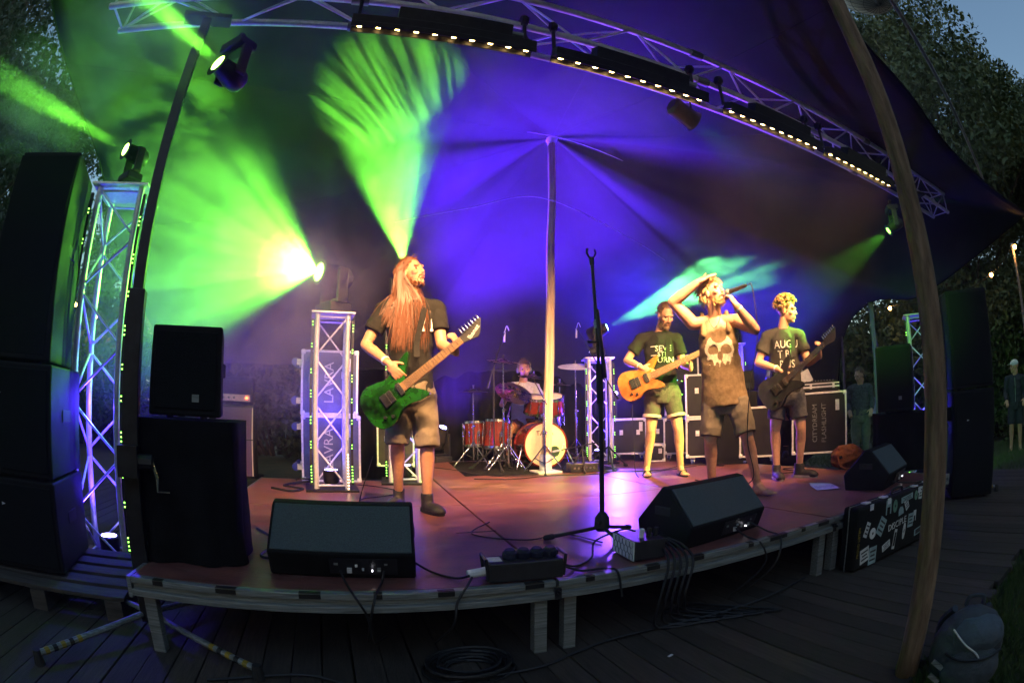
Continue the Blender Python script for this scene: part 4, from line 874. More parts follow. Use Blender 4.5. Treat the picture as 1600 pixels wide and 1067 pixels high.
o, P, fr, sh, J = person('person', 'curly-haired guitarist in dark printed T-shirt, face lit green', P4, Z4, J4, (.95, -.3, -.12), (.05, 0, 1), 'skin2', 'tee2', 'tee', 'shorts_grey', 'pale', hands={'r': ((.75, -.2, -.6), (.2, .9, .1), .4), 'l': ((.1, -.3, .95), (-.8, .3, .1), .75)}, hem=.68, k=.95, vox=.0066)
HS, HF, HU = fr; g = G(); r = random.Random(9); c0 = P(-.015, .045)
for i in range(230):
    th = r.uniform(-.15, 1.5); ph = r.uniform(0, 2*PI); d = (HU*math.sin(th)+(HS*math.cos(ph)+HF*math.sin(ph))*math.cos(th)).normalized()
    if d.dot(HF) > .55 and d.dot(HU) < .45: continue
    if d.dot(HU) < 0 and d.dot(HF) > .1: continue
    p = c0+HU*d.dot(HU)*.1+HS*d.dot(HS)*.083+HF*d.dot(HF)*.1; a = d.orthogonal().normalized(); b = d.cross(a); rr = r.uniform(.009, .016); ph = r.uniform(0, 6)
    g.tube([p+d*(.006*j)+(a*math.cos(ph+j*1.1)+b*math.sin(ph+j*1.1))*rr for j in range(8)], [.006]*6+[.004, .002], 5)
obj('hair', g, 'hair_curl', o); cap_hair(o, P, fr, 'hair_curl', .95, .004, 20, .02, 3, front=.05, low=-.03, name='hair_underlayer'); band(o, J, 'r')
for i, s in enumerate(('AUGU', 'T BU', 'RNS')): textdecal(sh, s, .105, (.0, -.2, 1.285-.095*i), (1, 0, 0), (0, 0, 1), .003, 'print', o, .82)
gt, T = guitar('black electric guitar held by the curly-haired guitarist', P4, Z4, (-.02, -.23, .93), (.46, -.335, 1.30), (-.1, -.93, .2), 'black_metal', .98, 7, board='rosewood_dark')
strap(gt, [(.06, -.24, 1.15), (.07, -.15, 1.25), (.06, -.03, 1.43), (.0, .13, 1.35), (-.2, .12, 1.1)], (1, 0, 0))

# ---- drummer (seated)
J5 = {'head': (0.02, -0.06, 1.33), 'neck': (0.0, 0, 1.15), 'pelvis': (0, 0, 0.54), 'rsh': (-0.18, 0, 1.08), 'lsh': (0.18, 0, 1.08), 'relb': (-0.30, -0.06, 0.84), 'rwr': (-0.22, -0.30, 0.98), 'rhd': (-.15, -.36, 1.03), 'lelb': (0.30, -0.10, 0.84), 'lwr': (0.2, -0.33, 0.80), 'lhd': (.15, -.4, .82),
      'rhip': (-0.10, 0, 0.52), 'lhip': (0.10, 0, 0.52), 'rkn': (-0.22, -0.42, 0.52), 'lkn': (0.22, -0.42, 0.52), 'ran': (-0.22, -0.38, 0.1), 'lan': (0.24, -0.38, 0.1), 'rto': (-0.22, -0.6, 0), 'lto': (0.24, -0.6, 0)}
P5 = (2.68, 7.12, DZ); Z5 = -18
o, P, fr, sh, J = person('person', 'drummer in pale T-shirt with headphones behind the drum kit', P5, Z5, J5, (.1, -.98, -.05), (0, 0, 1), 'skin2', 'print', 'tee', 'orange_bag', 'boot', hands={'r': (None, (.3, -.2, -.9), 1.0), 'l': (None, (-.3, -.2, -.9), 1.0)}, hem=.8, vox=.008)
cap_hair(o, P, fr, 'hair_brown', 1, .012, 200, .03, 15); HS, HF, HU = fr
obj('headphones', G().tube(spline([P(0, 0, .092), P(-.01, .1, .075), P(-.01, .142, 0), P(-.01, .1, -.075), P(0, 0, -.092)], 5), .009).lathe([(.035, -.012), (.038, .012)], P(0, -.005, .092), HS).lathe([(.035, -.012), (.038, .012)], P(0, -.005, -.092), HS), 'alu_dull', o, smooth=True)
for s, e, lab in (('r', (.3, -.35, .35), 'drumstick raised in the drummer\'s right hand'), ('l', (-.5, -.7, .1), 'drumstick in the drummer\'s left hand')):
    h = J[s+'hd']; d = V(e).normalized(); q = thing('drumstick', lab, 'drumstick', P5, Z5); obj('shaft', G().tube([h-d*.12, h+d*.2, h+d*.28], [.008, .007, .004], 8), 'maple', q); obj('tip', G().ball(h+d*.285, .006), 'maple', q)
sto = thing('drum_stool', 'black round stool under the drummer', 'stool', P5, Z5); obj('seat', G().lathe([(.15, .38), (.17, .4), (.165, .44), (.1, .455)]), 'black_plastic', sto, smooth=True); obj('post', G().cyl((0, 0, .1), (0, 0, .39), .02), 'steel', sto)
for k in range(3): a = k*2.1; obj('leg', G().cyl((0, 0, .25), (.25*math.cos(a), .25*math.sin(a), .01), .012), 'steel', sto)

# ---- technician bent over the mixer case, bystanders
J6 = {'head': (-.02, -.20, 1.36), 'neck': (0.0, -.06, 1.24), 'pelvis': (0.1, .16, 0.8), 'rsh': (-0.17, -.04, 1.18), 'lsh': (0.17, -.04, 1.18), 'relb': (-0.22, -0.16, 0.96), 'rwr': (-0.08, -0.36, 0.90), 'rhd': (0, -.4, .87), 'lelb': (0.26, -0.14, 0.95), 'lwr': (0.16, -0.36, 0.89), 'lhd': (.1, -.42, .87),
      'rhip': (0, .16, .78), 'lhip': (.2, .16, .78), 'rkn': (0, .1, .44), 'lkn': (.2, .1, .44), 'ran': (0, .16, .1), 'lan': (.2, .16, .1), 'rto': (0, 0, 0), 'lto': (.22, 0, 0)}
o, P, fr, sh, J = person('person', 'technician in dark cap bending over the mixer on the right flight case', (5.5, 4.72, DZ), -50, J6, (-.3, -.6, -.75), (-.2, -.6, .75), 'skin2', 'denim', 'tee', 'navy', 'boot', hem=1.85, vox=.0085, k=.97)
HS, HF, HU = fr; obj('cap', remesh(G().ell(P(-.012, .05), HS*.085, HF*.107, HU*.085), .008, 2), 'cap_violet', o, smooth='all'); obj('cap_brim', G().loft([(P(.1, .045), HS*.07, HF*.07), (P(.1, .053), HS*.068, HF*.068)], 18), 'cap_violet', o)
def std(k=1, lean=0, arms=.0):
    J = {'head': (0, -.03, 1.62), 'neck': (0, 0, 1.45), 'pelvis': (0, 0, .92), 'rsh': (-.18, 0, 1.39), 'lsh': (.18, 0, 1.39), 'relb': (-.24, .02, 1.12), 'rwr': (-.22, -.1-arms, .92+arms), 'rhd': (-.2, -.16-arms, .84+arms), 'lelb': (.24, .02, 1.12), 'lwr': (.22, -.1-arms, .92+arms), 'lhd': (.2, -.16-arms, .84+arms), 'rhip': (-.09, 0, .9), 'lhip': (.09, 0, .9), 'rkn': (-.1, -.03, .5), 'lkn': (.1, -.03, .5), 'ran': (-.1, .02, .1), 'lan': (.12, .02, .1), 'rto': (-.12, -.15, 0), 'lto': (.16, -.15, 0)}
    return {a: tuple(V(b)*k if a[1:] not in ('to',) else V(b)) for a, b in J.items()}
o, P, fr, sh, J = person('person', 'man in white cap, dark jacket and shorts standing on the lawn', (11.1, 2.72, terrain_z(11.1, 0)), -76, std(1, arms=.08), (-.9, -.3, -.1), (0, 0, 1), 'skin2', 'navy', 'jacket', 'navy', None, hem=.95, vox=.01)
HS, HF, HU = fr; obj('cap', remesh(G().ell(P(-.012, .055), HS*.086, HF*.107, HU*.08), .009, 2), 'cap_white', o, smooth='all'); obj('cap_brim', G().loft([(P(.11, .055), HS*.065, HF*.06), (P(.11, .063), HS*.063, HF*.058)], 16), 'cap_white', o)
obj('zip', G().box((0, -.135, 1.18), (.012, .006, .46)), 'alu_dull', o)
o, P, fr, sh, J = person('person', 'dark-haired woman in light denim jacket beyond the stage', (10.2, 5.75, terrain_z(10.2, 0)-.12), -60, std(.95), (-.5, -.8, 0), (0, 0, 1), 'skin2', 'denim', 'jacket', 'navy', 'boot', hem=1.85, vox=.01, k=.93)
cap_hair(o, P, fr, 'hair_brown', .95, .012, 160, .16, 21, low=-.1, droop=1.6, thick=.007)
o, P, fr, sh, J = person('person', 'person in plaid shirt and sage trousers behind the right flight case', (8.2, 5.15, -.1), -58, std(.97, arms=.1), (-.6, -.7, -.3), (0, 0, 1), 'skin2', 'plaid', 'jacket', 'khaki', 'pale', hem=1.85, vox=.01)
cap_hair(o, P, fr, 'hair_brown', 1, .01, 120, .03, 22)
# ------------------------------------------------------------------ loudspeakers
def cabinet(label, loc, rz, w_, d_, h_, taper=0, logo=None, cat='loudspeaker', group=None, name='loudspeaker', grip=True, top_in=0):
    t = thing(name, label, cat, loc, rz, group); a = w_/2; b = a-taper
    g = G(); pts = [(-a, -d_/2), (a, -d_/2), (b, d_/2), (-b, d_/2)]
    if top_in:
        vs = [(x, y, 0) for x, y in pts]+[(x*(1-top_in), y*(1-top_in*.4), h_) for x, y in pts]; g.add(vs, [(3, 2, 1, 0), (4, 5, 6, 7), (0, 1, 5, 4), (1, 2, 6, 5), (2, 3, 7, 6), (3, 0, 4, 7)])
    else: g.prism(pts, 0, h_)
    obj('cabinet', g, 'black_paint', t, bev=.012)
    k = (1-top_in*.5)
    obj('grille', G().box((0, -d_/2*(1-top_in*.2)-.003, h_/2), ((w_-.05)*k, .014, h_-.06)), 'grille', t, bev=.006)
    if grip:
        for s in (-1, 1): obj('handle', G().box((s*(a+b)/2*k, 0, h_*.55), (.012, .16, .07)), 'rubber', t, bev=.005)
    for x in (-1, 1):
        for y in (-1, 1): obj('foot', G().cyl((x*(b-.05), y*(d_/2-.06), -.012), (x*(b-.05), y*(d_/2-.06), .0), .02), 'rubber', t)
    if logo == 'tri': obj('badge', G().prism([(-.012, -.008), (.014, 0), (-.012, .008)], 0, .003, frame((-.08, -d_/2-.011, h_*.72), (1, 0, 0), (0, 0, 1), (0, -1, 0))), 'white', t)
    if logo == 'sq': obj('badge', G().box((.06, -d_/2-.011, h_*.2), (.035, .003, .035)), 'alu_dull', t)
    return t
cabinet('bottom subwoofer of the left speaker stack', (-1.93, 2.78, .152), 10, .58, .62, .5, .02, 'tri', 'subwoofer', 'left speaker stack', 'subwoofer')
cabinet('middle subwoofer of the left speaker stack', (-1.94, 2.79, .666), 10, .58, .62, .6, .02, 'tri', 'subwoofer', 'left speaker stack', 'subwoofer')
cabinet('tall tapered loudspeaker on top of the left stack', (-1.95, 2.80, 1.28), 10, .54, .56, 1.2, .06, None, 'loudspeaker', 'left speaker stack', top_in=.16)
pl = thing('pallet', 'low wooden pallet under the left speaker stack', 'pallet', (-1.75, 2.74, 0), 8)
for i in range(5): obj('slat', G().box((0, -.36+.18*i, .128), (1.1, .13, .022)), 'pallet', pl, bev=.003)
for x in (-.48, 0, .48): obj('runner', G().box((x, 0, .058), (.1, .86, .114)), 'pallet', pl, bev=.003)
cabinet('lower loudspeaker of the right stack', (5.62, 1.98, .03), -58, .5, .58, 1.05, .03, 'tri', 'loudspeaker', 'right speaker stack', 'loudspeaker')
cabinet('upper loudspeaker of the right stack', (5.62, 1.98, 1.095), -58, .5, .56, .97, .03, None, 'loudspeaker', 'right speaker stack', 'loudspeaker')
for n_, loc, rz, (w_, d_, h_), lab in (('a', (-.73, 2.64, DZ), 4, (.5, .52, .67), 'black cloth draped block under the left side-fill speaker'), ('b', (4.98, 2.6, DZ), -52, (.56, .56, .55), 'black cloth draped block under the right side-fill speaker')):
    t = thing('draped_block', lab, 'speaker plinth', loc, rz); g = G(); NU = 96; rows = 12
    obj('block', G().box((0, 0, h_/2), (w_-.04, d_-.04, h_-.02)), 'black_paint', t)
    per = []
    for i in range(NU):
        u = i/NU*4; s, f = int(u) % 4, u-int(u); x, y = [(-1+2*f, -1), (1, -1+2*f), (1-2*f, 1), (-1, 1-2*f)][s]; c = (abs(x)**8+abs(y)**8)**(1/8); per.append((x/c, y/c))
    for r in range(rows+1):
        t_ = r/rows; z = h_*(1-t_)+.004
        for i, (x, y) in enumerate(per):
            fo = t_*(.018*math.sin(i*.55+MN.noise(V((i*.1, 0, 1)))*4)+.03*MN.noise(V((i*.08, t_*2, 7))))+.012
            g.v.append((x*(w_/2+fo), y*(d_/2+fo), z))
    for r in range(rows):
        for i in range(NU): j = (i+1) % NU; g.f.append((r*NU+i, (r+1)*NU+i, (r+1)*NU+j, r*NU+j))
    g.f.append(tuple(range(NU))); obj('cloth', g, 'cloth', t, smooth=True)
cabinet('black side-fill loudspeaker on the left draped block', (-.745, 2.64, DZ+.69), 4, .38, .4, .42, .05, 'sq', top_in=.03)
cabinet('black side-fill loudspeaker with green lit side on the right draped block', (4.98, 2.62, DZ+.57), -72, .4, .42, .64, .04, 'sq')
# floor wedges
def wedge(label, loc, rz, w_=.66):
    t = thing('floor_monitor', label, 'floor monitor', loc, rz, 'floor monitors on the stage edge')
    pr = [(-.16, 0), (-.21, .125), (-.03, .315), (.02, .325), (.22, .12), (.2, 0)]; T = frame((0, 0, 0), (0, 1, 0), (0, 0, 1), (1, 0, 0))
    obj('cabinet', G().prism(pr, -w_/2, w_/2, T), 'black_paint', t, bev=.01)
    d = V((0, .18, .19)).normalized(); nrm = V((0, -.19, .18)).normalized(); c = V((0, -.12, .22))+nrm*.003
    obj('rear_foam', G().box(c, (w_-.03, .245, .008), MX(((1, 0, 0), (0, d.y, nrm.y), (0, d.z, nrm.z)))), M['grille_teal'], t, bev=.004)
    d2 = V((0, .2, -.205)).normalized(); n2 = V((0, .205, .2)).normalized(); obj('grille', G().box(V((0, .12, .222))+n2*.003, (w_-.04, .25, .008), MX(((1, 0, 0), (0, d2.y, n2.y), (0, d2.z, n2.z)))), 'grille', t)
    n3 = V((0, -.125, -.05)).normalized(); R3 = MX(((1, 0, 0), (0, -.37, n3.y), (0, .93, n3.z)))
    obj('connector_plate', G().box(V((.1, -.186, .065))+n3*.002, (.3, .085, .006), R3), 'black_metal', t)
    for i, (x, z, m, sz) in enumerate(((-.02, .08, 'alu_dull', .012), (.04, .05, 'print', .014), (.07, .07, 'print', .007), (.1, .055, 'print', .006), (.14, .05, 'e_white', .004), (.17, .055, 'alu_dull', .01), (.2, .08, 'alu_dull', .009))):
        obj('connector', G().box((x, -.196+.4*(.065-z)*-1-.002, z), (sz*1.5, .012, sz*1.6)), m, t)
    for s in (-1, 1): obj('side_handle', G().box((s*(w_/2), .01, .19), (.01, .12, .05)), 'rubber', t, bev=.004)
    return t
M['grille_teal'] = mat('grey_green_foam', (.075, .1, .105), .9, 0, .3, 200, .5, 300)
wedge('left floor monitor in front of the long-haired guitarist', (.03, 2.44, DZ), -7)
wedge('middle floor monitor in front of the singer', (1.98, 2.32, DZ), 8)
wedge('right floor monitor in front of the paper sheet and draped speaker', (4.0, 2.32, DZ), 12, .6)

# ------------------------------------------------------------------ microphone stands
def tripod(t, r_, z, m='black_metal', a0=.3, rad=.011, n=3):
    for k in range(n):
        a = a0+k*2*PI/n; d = V((math.cos(a), math.sin(a), 0)); obj('leg', G().cyl((0, 0, z), d*r_+V((0, 0, .02)), rad), m, t); obj('foot', G().caps(d*(r_-.02)+V((0, 0, .024)), d*(r_+.02)+V((0, 0, .016)), .017, .015), 'rubber', t)
t = thing('microphone_stand', 'tall straight black microphone stand at the front of the stage', 'microphone stand', (1.43, 2.56, DZ), 0)
tripod(t, .30, .085, a0=2.6); obj('hub', G().lathe([(.03, .06), (.045, .08), (.04, .14), (.02, .17)]), 'rubber', t, smooth=True); obj('knob', G().cyl((-.03, -.03, .12), (-.06, -.05, .12), .014), 'rubber', t)
obj('lower_tube', G().cyl((0, 0, .1), (-.012, 0, .92), .014), 'black_metal', t, smooth=True); obj('grip', G().cyl((-.01, 0, .78), (-.014, 0, 1.0), .019), 'rubber', t, smooth=True); obj('upper_tube', G().cyl((-.012, 0, .9), (-.035, 0, 1.58), .0095), 'black_metal', t, smooth=True)
obj('clutch', G().lathe([(.016, 0), (.019, .03), (.012, .05)], (-.02, 0, 1.2), (-.03, 0, 1)), 'alu_dull', t, smooth=True)
obj('boom_tube', G().tube([(.012, -.02, .92), (-.03, -.025, 1.3)], .013).cyl((-.09, -.01, 1.12), (0, -.01, 1.12), .008), 'black_metal', t); obj('clip', G().tube(spline([(-.06, 0, 1.66), (-.065, 0, 1.63), (-.037, 0, 1.6), (-.01, 0, 1.63), (-.015, 0, 1.66)], 5), .006).cyl((-.035, 0, 1.56), (-.037, 0, 1.61), .014), 'black_metal', t)
def boom(label, loc, h_, tip, cond=True, r_=.3):
    t = thing('microphone_stand', label, 'microphone stand', loc); tripod(t, r_, .28, 'black_metal', random.uniform(0, 2)); obj('pole', G().cyl((0, 0, .05), (0, 0, h_), .011), 'black_metal', t, smooth=True); tip = V(tip)
    a = V((0, 0, h_)); d = (tip-a).normalized(); obj('boom_arm', G().cyl(a-d*.25, tip, .008), 'black_metal', t, smooth=True); obj('counterweight', G().cyl(a-d*.3, a-d*.2, .017), 'black_metal', t)
    obj('overhead_microphone', G().lathe([(.012, 0), (.013, .1), (.012, .13)], tip, (0, .1, -1) if cond else d, 12).tube(spline([tip, tip+V((.03, 0, .08)), tip+V((.06, 0, .02))], 4), .004), 'alu', t, smooth=True)
boom('black boom microphone stand left of the drum kit', (2.0, 6.35, DZ), 1.3, (.2, .15, 1.78)); boom('boom microphone stand over the right cymbals', (3.3, 5.75, DZ), 1.1, (-.12, .6, 1.85)); boom('low microphone stand in front of the bass drum', (2.86, 5.6, DZ), .32, (-.16, .25, .26), False, .16)

# ------------------------------------------------------------------ drum kit
def drum(label, loc, axis, r_, depth, name, front=False, legs=0, m='red'):
    t = thing(name, label, 'drum', loc); ax = V(axis).normalized(); h = depth/2
    obj('shell', G().lathe([(r_, -h), (r_, h)], (0, 0, 0), ax, 40), m, t, smooth=True)
    for s in (-1, 1): obj('hoop', G().lathe([(r_+.004, s*h-.018), (r_+.014, s*h-.016), (r_+.014, s*h+.016), (r_-.006, s*h+.018), (r_-.006, s*h-.018)], (0, 0, 0), ax, 40, False), 'red' if front else 'steel', t, smooth=True)
    for s in (-1, 1): obj('drumhead', G().lathe([(r_-.007, s*(h+.001)), (r_-.008, s*(h+.004))], (0, 0, 0), ax, 40), 'drumhead', t, smooth=True)
    a = ax.orthogonal().normalized(); b = ax.cross(a)
    for k in range(8):
        p = (a*math.cos(k*PI/4)+b*math.sin(k*PI/4))*(r_+.012); lg = obj('lug', G().cyl(p-ax*.04, p+ax*.04, .011), 'steel', t, smooth=True); obj('tension_rod', G().cyl(p-ax*(h+.01), p+ax*(h+.01), .0035, n=6), 'steel', lg)
    for k in range(legs):
        a_ = k*2*PI/legs+.4; d = V((math.cos(a_), math.sin(a_), 0)); obj('leg', G().tube([d*(r_+.02)+V((0, 0, .05)), d*(r_+.02)+V((0, 0, -loc[2]+DZ+.08)), d*(r_+.05)+V((0, 0, -loc[2]+DZ+.012))], .008), 'steel', t)
    return t, ax
bd, ax = drum('bass drum with a cream front head behind the centre pole', (2.62, 6.34, DZ+.305), (-.06, -1, .03), .28, .42, 'bass_drum', True)
me = text('TAMA', .085)
T_ = frame((-.03, -.226, .155), (1, -.06, 0), (0, .03, 1), (-.06, -1, .03))
for v in me.vertices: v.co = T_ @ v.co
obj('lettering', me, 'tape', bd); obj('port', G().lathe([(.07, 0), (.07, .004)], V((.105, -.222, -.08)), ax, 24), 'tape', bd)
for s in (-1, 1): obj('spur', G().tube([(s*.28, -.1, .02), (s*.4, -.2, -.29)], .01), 'steel', bd)
drum('red floor tom left of the drummer', (2.2, 6.85, DZ+.42), (.1, .1, 1), .19, .36, 'floor_tom', legs=3); drum('second red floor tom behind the cymbal stands', (1.98, 7.15, DZ+.42), (0, .1, 1), .17, .32, 'floor_tom', legs=3)
drum('red rack tom right of the centre pole', (2.9, 6.55, DZ+.82), (-.2, -.35, 1), .14, .22, 'rack_tom'); drum('small red rack tom behind the centre pole', (2.62, 6.52, DZ+.82), (0, -.35, 1), .13, .2, 'rack_tom')
sn, _ = drum('snare drum on a chrome stand right of the drummer', (3.05, 6.95, DZ+.62), (0, 0, 1), .18, .14, 'snare_drum', m='steel'); obj('stand', G().cyl((0, 0, -.6), (0, 0, -.07), .012).tube([(-.16, 0, -.06), (0, 0, -.2), (.16, 0, -.06)], .008).tube([(.25, .1, -.61), (0, 0, -.4), (-.25, .1, -.61)], .009).tube([(0, -.28, -.61), (0, 0, -.4)], .009), 'steel', sn)
def cymbal(label, loc, z, r_, tilt=(0, 0), m='gold', pole=True, boomto=None):
    t = thing('cymbal_stand', label, 'cymbal', loc); c = V((0, 0, z)) if boomto is None else V((boomto[0], boomto[1], z)); n = V((tilt[0], tilt[1], 1)).normalized()
    obj('cymbal', G().lathe([(r_, 0), (r_*.7, .008), (r_*.28, .02), (r_*.22, .034), (r_*.06, .044), (.006, .045)], c, n, 40), m, t, smooth=True); obj('wing_nut', G().cyl(c+n*.04, c+n*.09, .01).box(c+n*.085, (.03, .006, .012)), 'steel', t)
    hh = z-.02 if boomto is None else z-.3
    obj('pole', G().cyl((0, 0, .1), (0, 0, hh*.55), .014).cyl((0, 0, hh*.5), (0, 0, hh), .0095), 'steel', t, smooth=True); obj('clamp', G().lathe([(.02, -.02), (.022, 0), (.018, .03)], (0, 0, hh*.55)).cyl((0, 0, hh*.56), (.035, 0, hh*.56), .008), 'steel', t, smooth=True)
    if boomto: obj('boom_arm', G().cyl((-.2*boomto[0], -.2*boomto[1], hh-.05), c-n*.01, .008), 'steel', t, smooth=True); obj('tilter', G().ball((0, 0, hh), .022), 'steel', t)
    a0 = random.uniform(0, 2)
    for k in range(3):
        a = a0+k*2*PI/3; d = V((math.cos(a), math.sin(a), 0)); obj('leg', G().cyl((0, 0, .34), d*.27+V((0, 0, .02)), .009), 'steel', t, smooth=True); obj('brace', G().cyl((0, 0, .12), d*.14+V((0, 0, .18)), .006), 'steel', t); obj('foot', G().ball(d*.27+V((0, 0, .018)), .017, 8, 6), 'rubber', t)
cymbal('crash cymbal raised left of the drummer', (2.16, 6.45, DZ), 1.38, .22, (.05, -.2)); cymbal('large dark ride cymbal tilted towards the audience', (2.12, 6.15, DZ), .98, .25, (.12, -.75), boomto=(.2, .35)); cymbal('thin cymbal in front of the drummer\'s face', (2.42, 5.72, DZ), 1.17, .19, (.05, -.2), boomto=(.06, .5))
cymbal('crash cymbal right of the centre pole, lit blue', (3.22, 6.5, DZ), 1.34, .24, (-.1, -.25), 'alu'); cymbal('dark flat cymbal on the far left stand', (1.84, 6.75, DZ), 1.0, .2, (0, -.05), 'black_metal'); cymbal('hi-hat cymbals right of the rack tom', (3.14, 6.85, DZ), 1.1, .17, (0, -.05))
cb = thing('floor_multicore_box', 'black multicore box on the floor before the drum kit', 'cable box', (2.86, 5.62, DZ), -10); obj('box', G().box((0, 0, .06), (.34, .2, .11)), 'black_metal', cb, bev=.008)
for i in range(6): obj('socket', G().cyl((-.12+.048*i, -.1, .06), (-.12+.048*i, -.108, .06), .014), 'steel', cb)
dr = thing('drum_rug', 'black rug under the drum kit', 'rug', (2.5, 6.5, DZ), -6); g = G(); nn = 20
for j in range(nn+1):
    for i in range(nn+1): g.v.append((-.95+1.9*i/nn, -.85+1.7*j/nn+.03*math.sin(i*.7), .006+.004*max(0, MN.noise(V((i*.5, j*.5, 0))))))
for j in range(nn):
    for i in range(nn): a = j*(nn+1)+i; g.f.append((a, a+1, a+nn+2, a+nn+1))
obj('pile', g, 'cloth', dr, smooth='all')

# ------------------------------------------------------------------ flight cases
def case(label, loc, rz, w_, d_, h_, m='case', tm='alu', casters=None, lab=None, latches=True, name='flight_case', handle=True, lm='print', lsize=.1, lrot=90):
    t = thing(name, label, 'flight case', loc, rz); obj('panel', G().box((0, 0, h_/2), (w_-.012, d_-.012, h_-.012)), m, t); e = .024; ek = {}
    for a, L in ((0, w_), (1, d_), (2, h_)):
        dm = [e, e, e]; dm[a] = L-.05; me = G().box((0, 0, 0), dm).mesh('edge_trim'); me.materials.append(M[tm]); hw = [w_/2-e/2+.003, d_/2-e/2+.003, h_/2-e/2+.003]
        for i in (-1, 1):
            for j in (-1, 1):
                c = [0, 0, 0]; o1, o2 = [q for q in range(3) if q != a]; c[o1] = i*hw[o1]; c[o2] = j*hw[o2]; inst('edge_trim', me, t, MX.Translation((c[0], c[1], c[2]+h_/2)), bev=.003)
    cm = G().box((0, 0, 0), (.05, .05, .05)).mesh('corner'); cm.materials.append(M[tm])
    for i in (-1, 1):
        for j in (-1, 1):
            for k in (-1, 1): inst('corner', cm, t, MX.Translation((i*(w_/2-.018), j*(d_/2-.018), h_/2+k*(h_/2-.018))), bev=.012)
    if latches:
        for x in (-.25, .25): obj('latch', G().box((x*w_, -d_/2-.004, h_*.62), (.05, .012, .07)).cyl((x*w_-.015, -d_/2-.014, h_*.62), (x*w_+.015, -d_/2-.014, h_*.62), .008), tm, t, bev=.002)
    if handle: obj('handle', G().box((w_*.33, -d_/2-.003, h_*.78), (.05, .01, .13)).tube([(w_*.33, -d_/2-.012, h_*.78-.05), (w_*.33, -d_/2-.03, h_*.78), (w_*.33, -d_/2-.012, h_*.78+.05)], .007), tm, t)
    if casters == 'side':
        for z in (.14, h_-.12):
            for y in (-d_*.3, d_*.3): c_ = obj('caster', G().box((-w_/2-.03, y, z), (.05, .06, .06)), 'alu', t); obj('wheel', G().cyl((-w_/2-.07, y-.017, z), (-w_/2-.07, y+.017, z), .045, n=18), M['caster_blue'], c_, smooth=True)
    if casters == 'under':
        for x in (-.36, .36):
            for y in (-.36, .36): c_ = obj('caster', G().box((x*w_, y*d_, -.03), (.06, .06, .05)), 'alu', t); obj('wheel', G().cyl((x*w_-.017, y*d_, -.055), (x*w_+.017, y*d_, -.055), .045, n=18), M['caster_blue'], c_, smooth=True)
    if lab:
        for s, x, sz in lab:
            me = text(s, sz); T = frame((x, -d_/2+.002, h_*.5), (0, 0, 1), (-1, 0, 0), (0, -1, 0))
            for v in me.vertices: v.co = T @ v.co
            obj('lettering', me, lm, t)
    return t
M['caster_blue'] = mat('blue_wheel', (.03, .05, .25), .5)
case('lower upright flight case behind the short truss tower', (-.02, 5.72, DZ), -2, .62, .5, .68, 'case_blue', casters='side', lab=[('LAVRA', -.02, .14), ('sound & light', -.17, .05)]); case('upper flight case with casters on its side behind the short truss tower', (-.04, 5.72, DZ+.69), -1, .6, .5, .66, 'case_blue', casters='side', lab=[('LAVRA', .0, .14), ('sound & light', -.16, .05)])
case('low flight case seen between the long-haired guitarist\'s legs', (.86, 7.2, DZ), -8, .5, .4, .6, 'case_tan', handle=False)
case('black flight case right of the drum tower', (4.12, 6.55, DZ+.1), -32, .48, .5, .5, casters='under'); case('flight case lying open behind the bassist', (4.62, 6.3, DZ+.1), -36, .55, .5, .5, casters='under', handle=False); case('small silver flight case on the floor behind the bassist', (4.25, 6.08, DZ), -36, .28, .2, .24, handle=False)
case('lower blue lit rack case beside the singer', (4.62, 5.35, DZ+.09), -40, .6, .5, .5, casters='under'); case('upper blue lit rack case beside the singer', (4.62, 5.35, DZ+.6), -40, .6, .5, .55)
rk = case('rack of blinking stage equipment behind the bassist', (4.72, 6.05, DZ+.62), -38, .5, .45, .85, latches=False, handle=False, name='equipment_rack'); rk['category'] = 'rack'
for i in range(4): obj('rack_unit', G().box((0, -.228, .12+.2*i), (.42, .014, .17)), 'black_metal', rk)
for i in range(26): obj('pilot_light', G().box((-.18+.06*(i % 7), -.237, .1+.19*(i // 7)+random.uniform(-.03, .03)), (.014, .006, .008)), random.choice(('e_white', 'e_red', 'e_blue', 'e_green', 'e_bulb')), rk)
case('black stand case under the rack of blinking equipment', (4.72, 6.05, DZ+.09), -38, .54, .5, .5, casters='under', latches=False, handle=False)
t = case('tall black flight case with white lettering at the right of the stage', (5.52, 4.15, DZ+.09), -50, .72, .55, .74, casters='under', lm='alu_dull', lab=[('CITYDREAM', -.06, .085), ('FLASHLIGHT', .06, .085)], latches=False); obj('paper_label', G().box((-.27, -.274, .3), (.035, .003, .12)), 'print', t)
case('blue edged flight case behind the curly-haired guitarist', (4.98, 4.75, DZ+.08), -46, .5, .45, .62, latches=False, handle=False, casters='under')
mx = thing('mixer_case', 'small open mixer case with laptop on top of the right flight case', 'mixer case', (5.52, 4.15, DZ+.845), -50); obj('tray', G().box((0, 0, .05), (.56, .42, .09)), 'case', mx); obj('tray_edge', G().box((0, -.212, .05), (.56, .008, .02)).box((0, -.212, .09), (.56, .008, .014)).box((-.1, -.216, .06), (.03, .01, .06)).box((.2, -.216, .06), (.03, .01, .06)), 'alu', mx); obj('mixer', G().box((.03, 0, .11), (.45, .34, .03)), 'black_metal', mx)
obj('laptop_lid', G().box((-.2, -.05, .17), (.24, .012, .16), MX.Rotation(R_(-25), 3, 'Y')), 'alu', mx)
for i in range(10): obj('fader', G().box((-.15+.04*i, -.05+.01*(i % 3), .13), (.012, .02, .012)), 'print', mx)

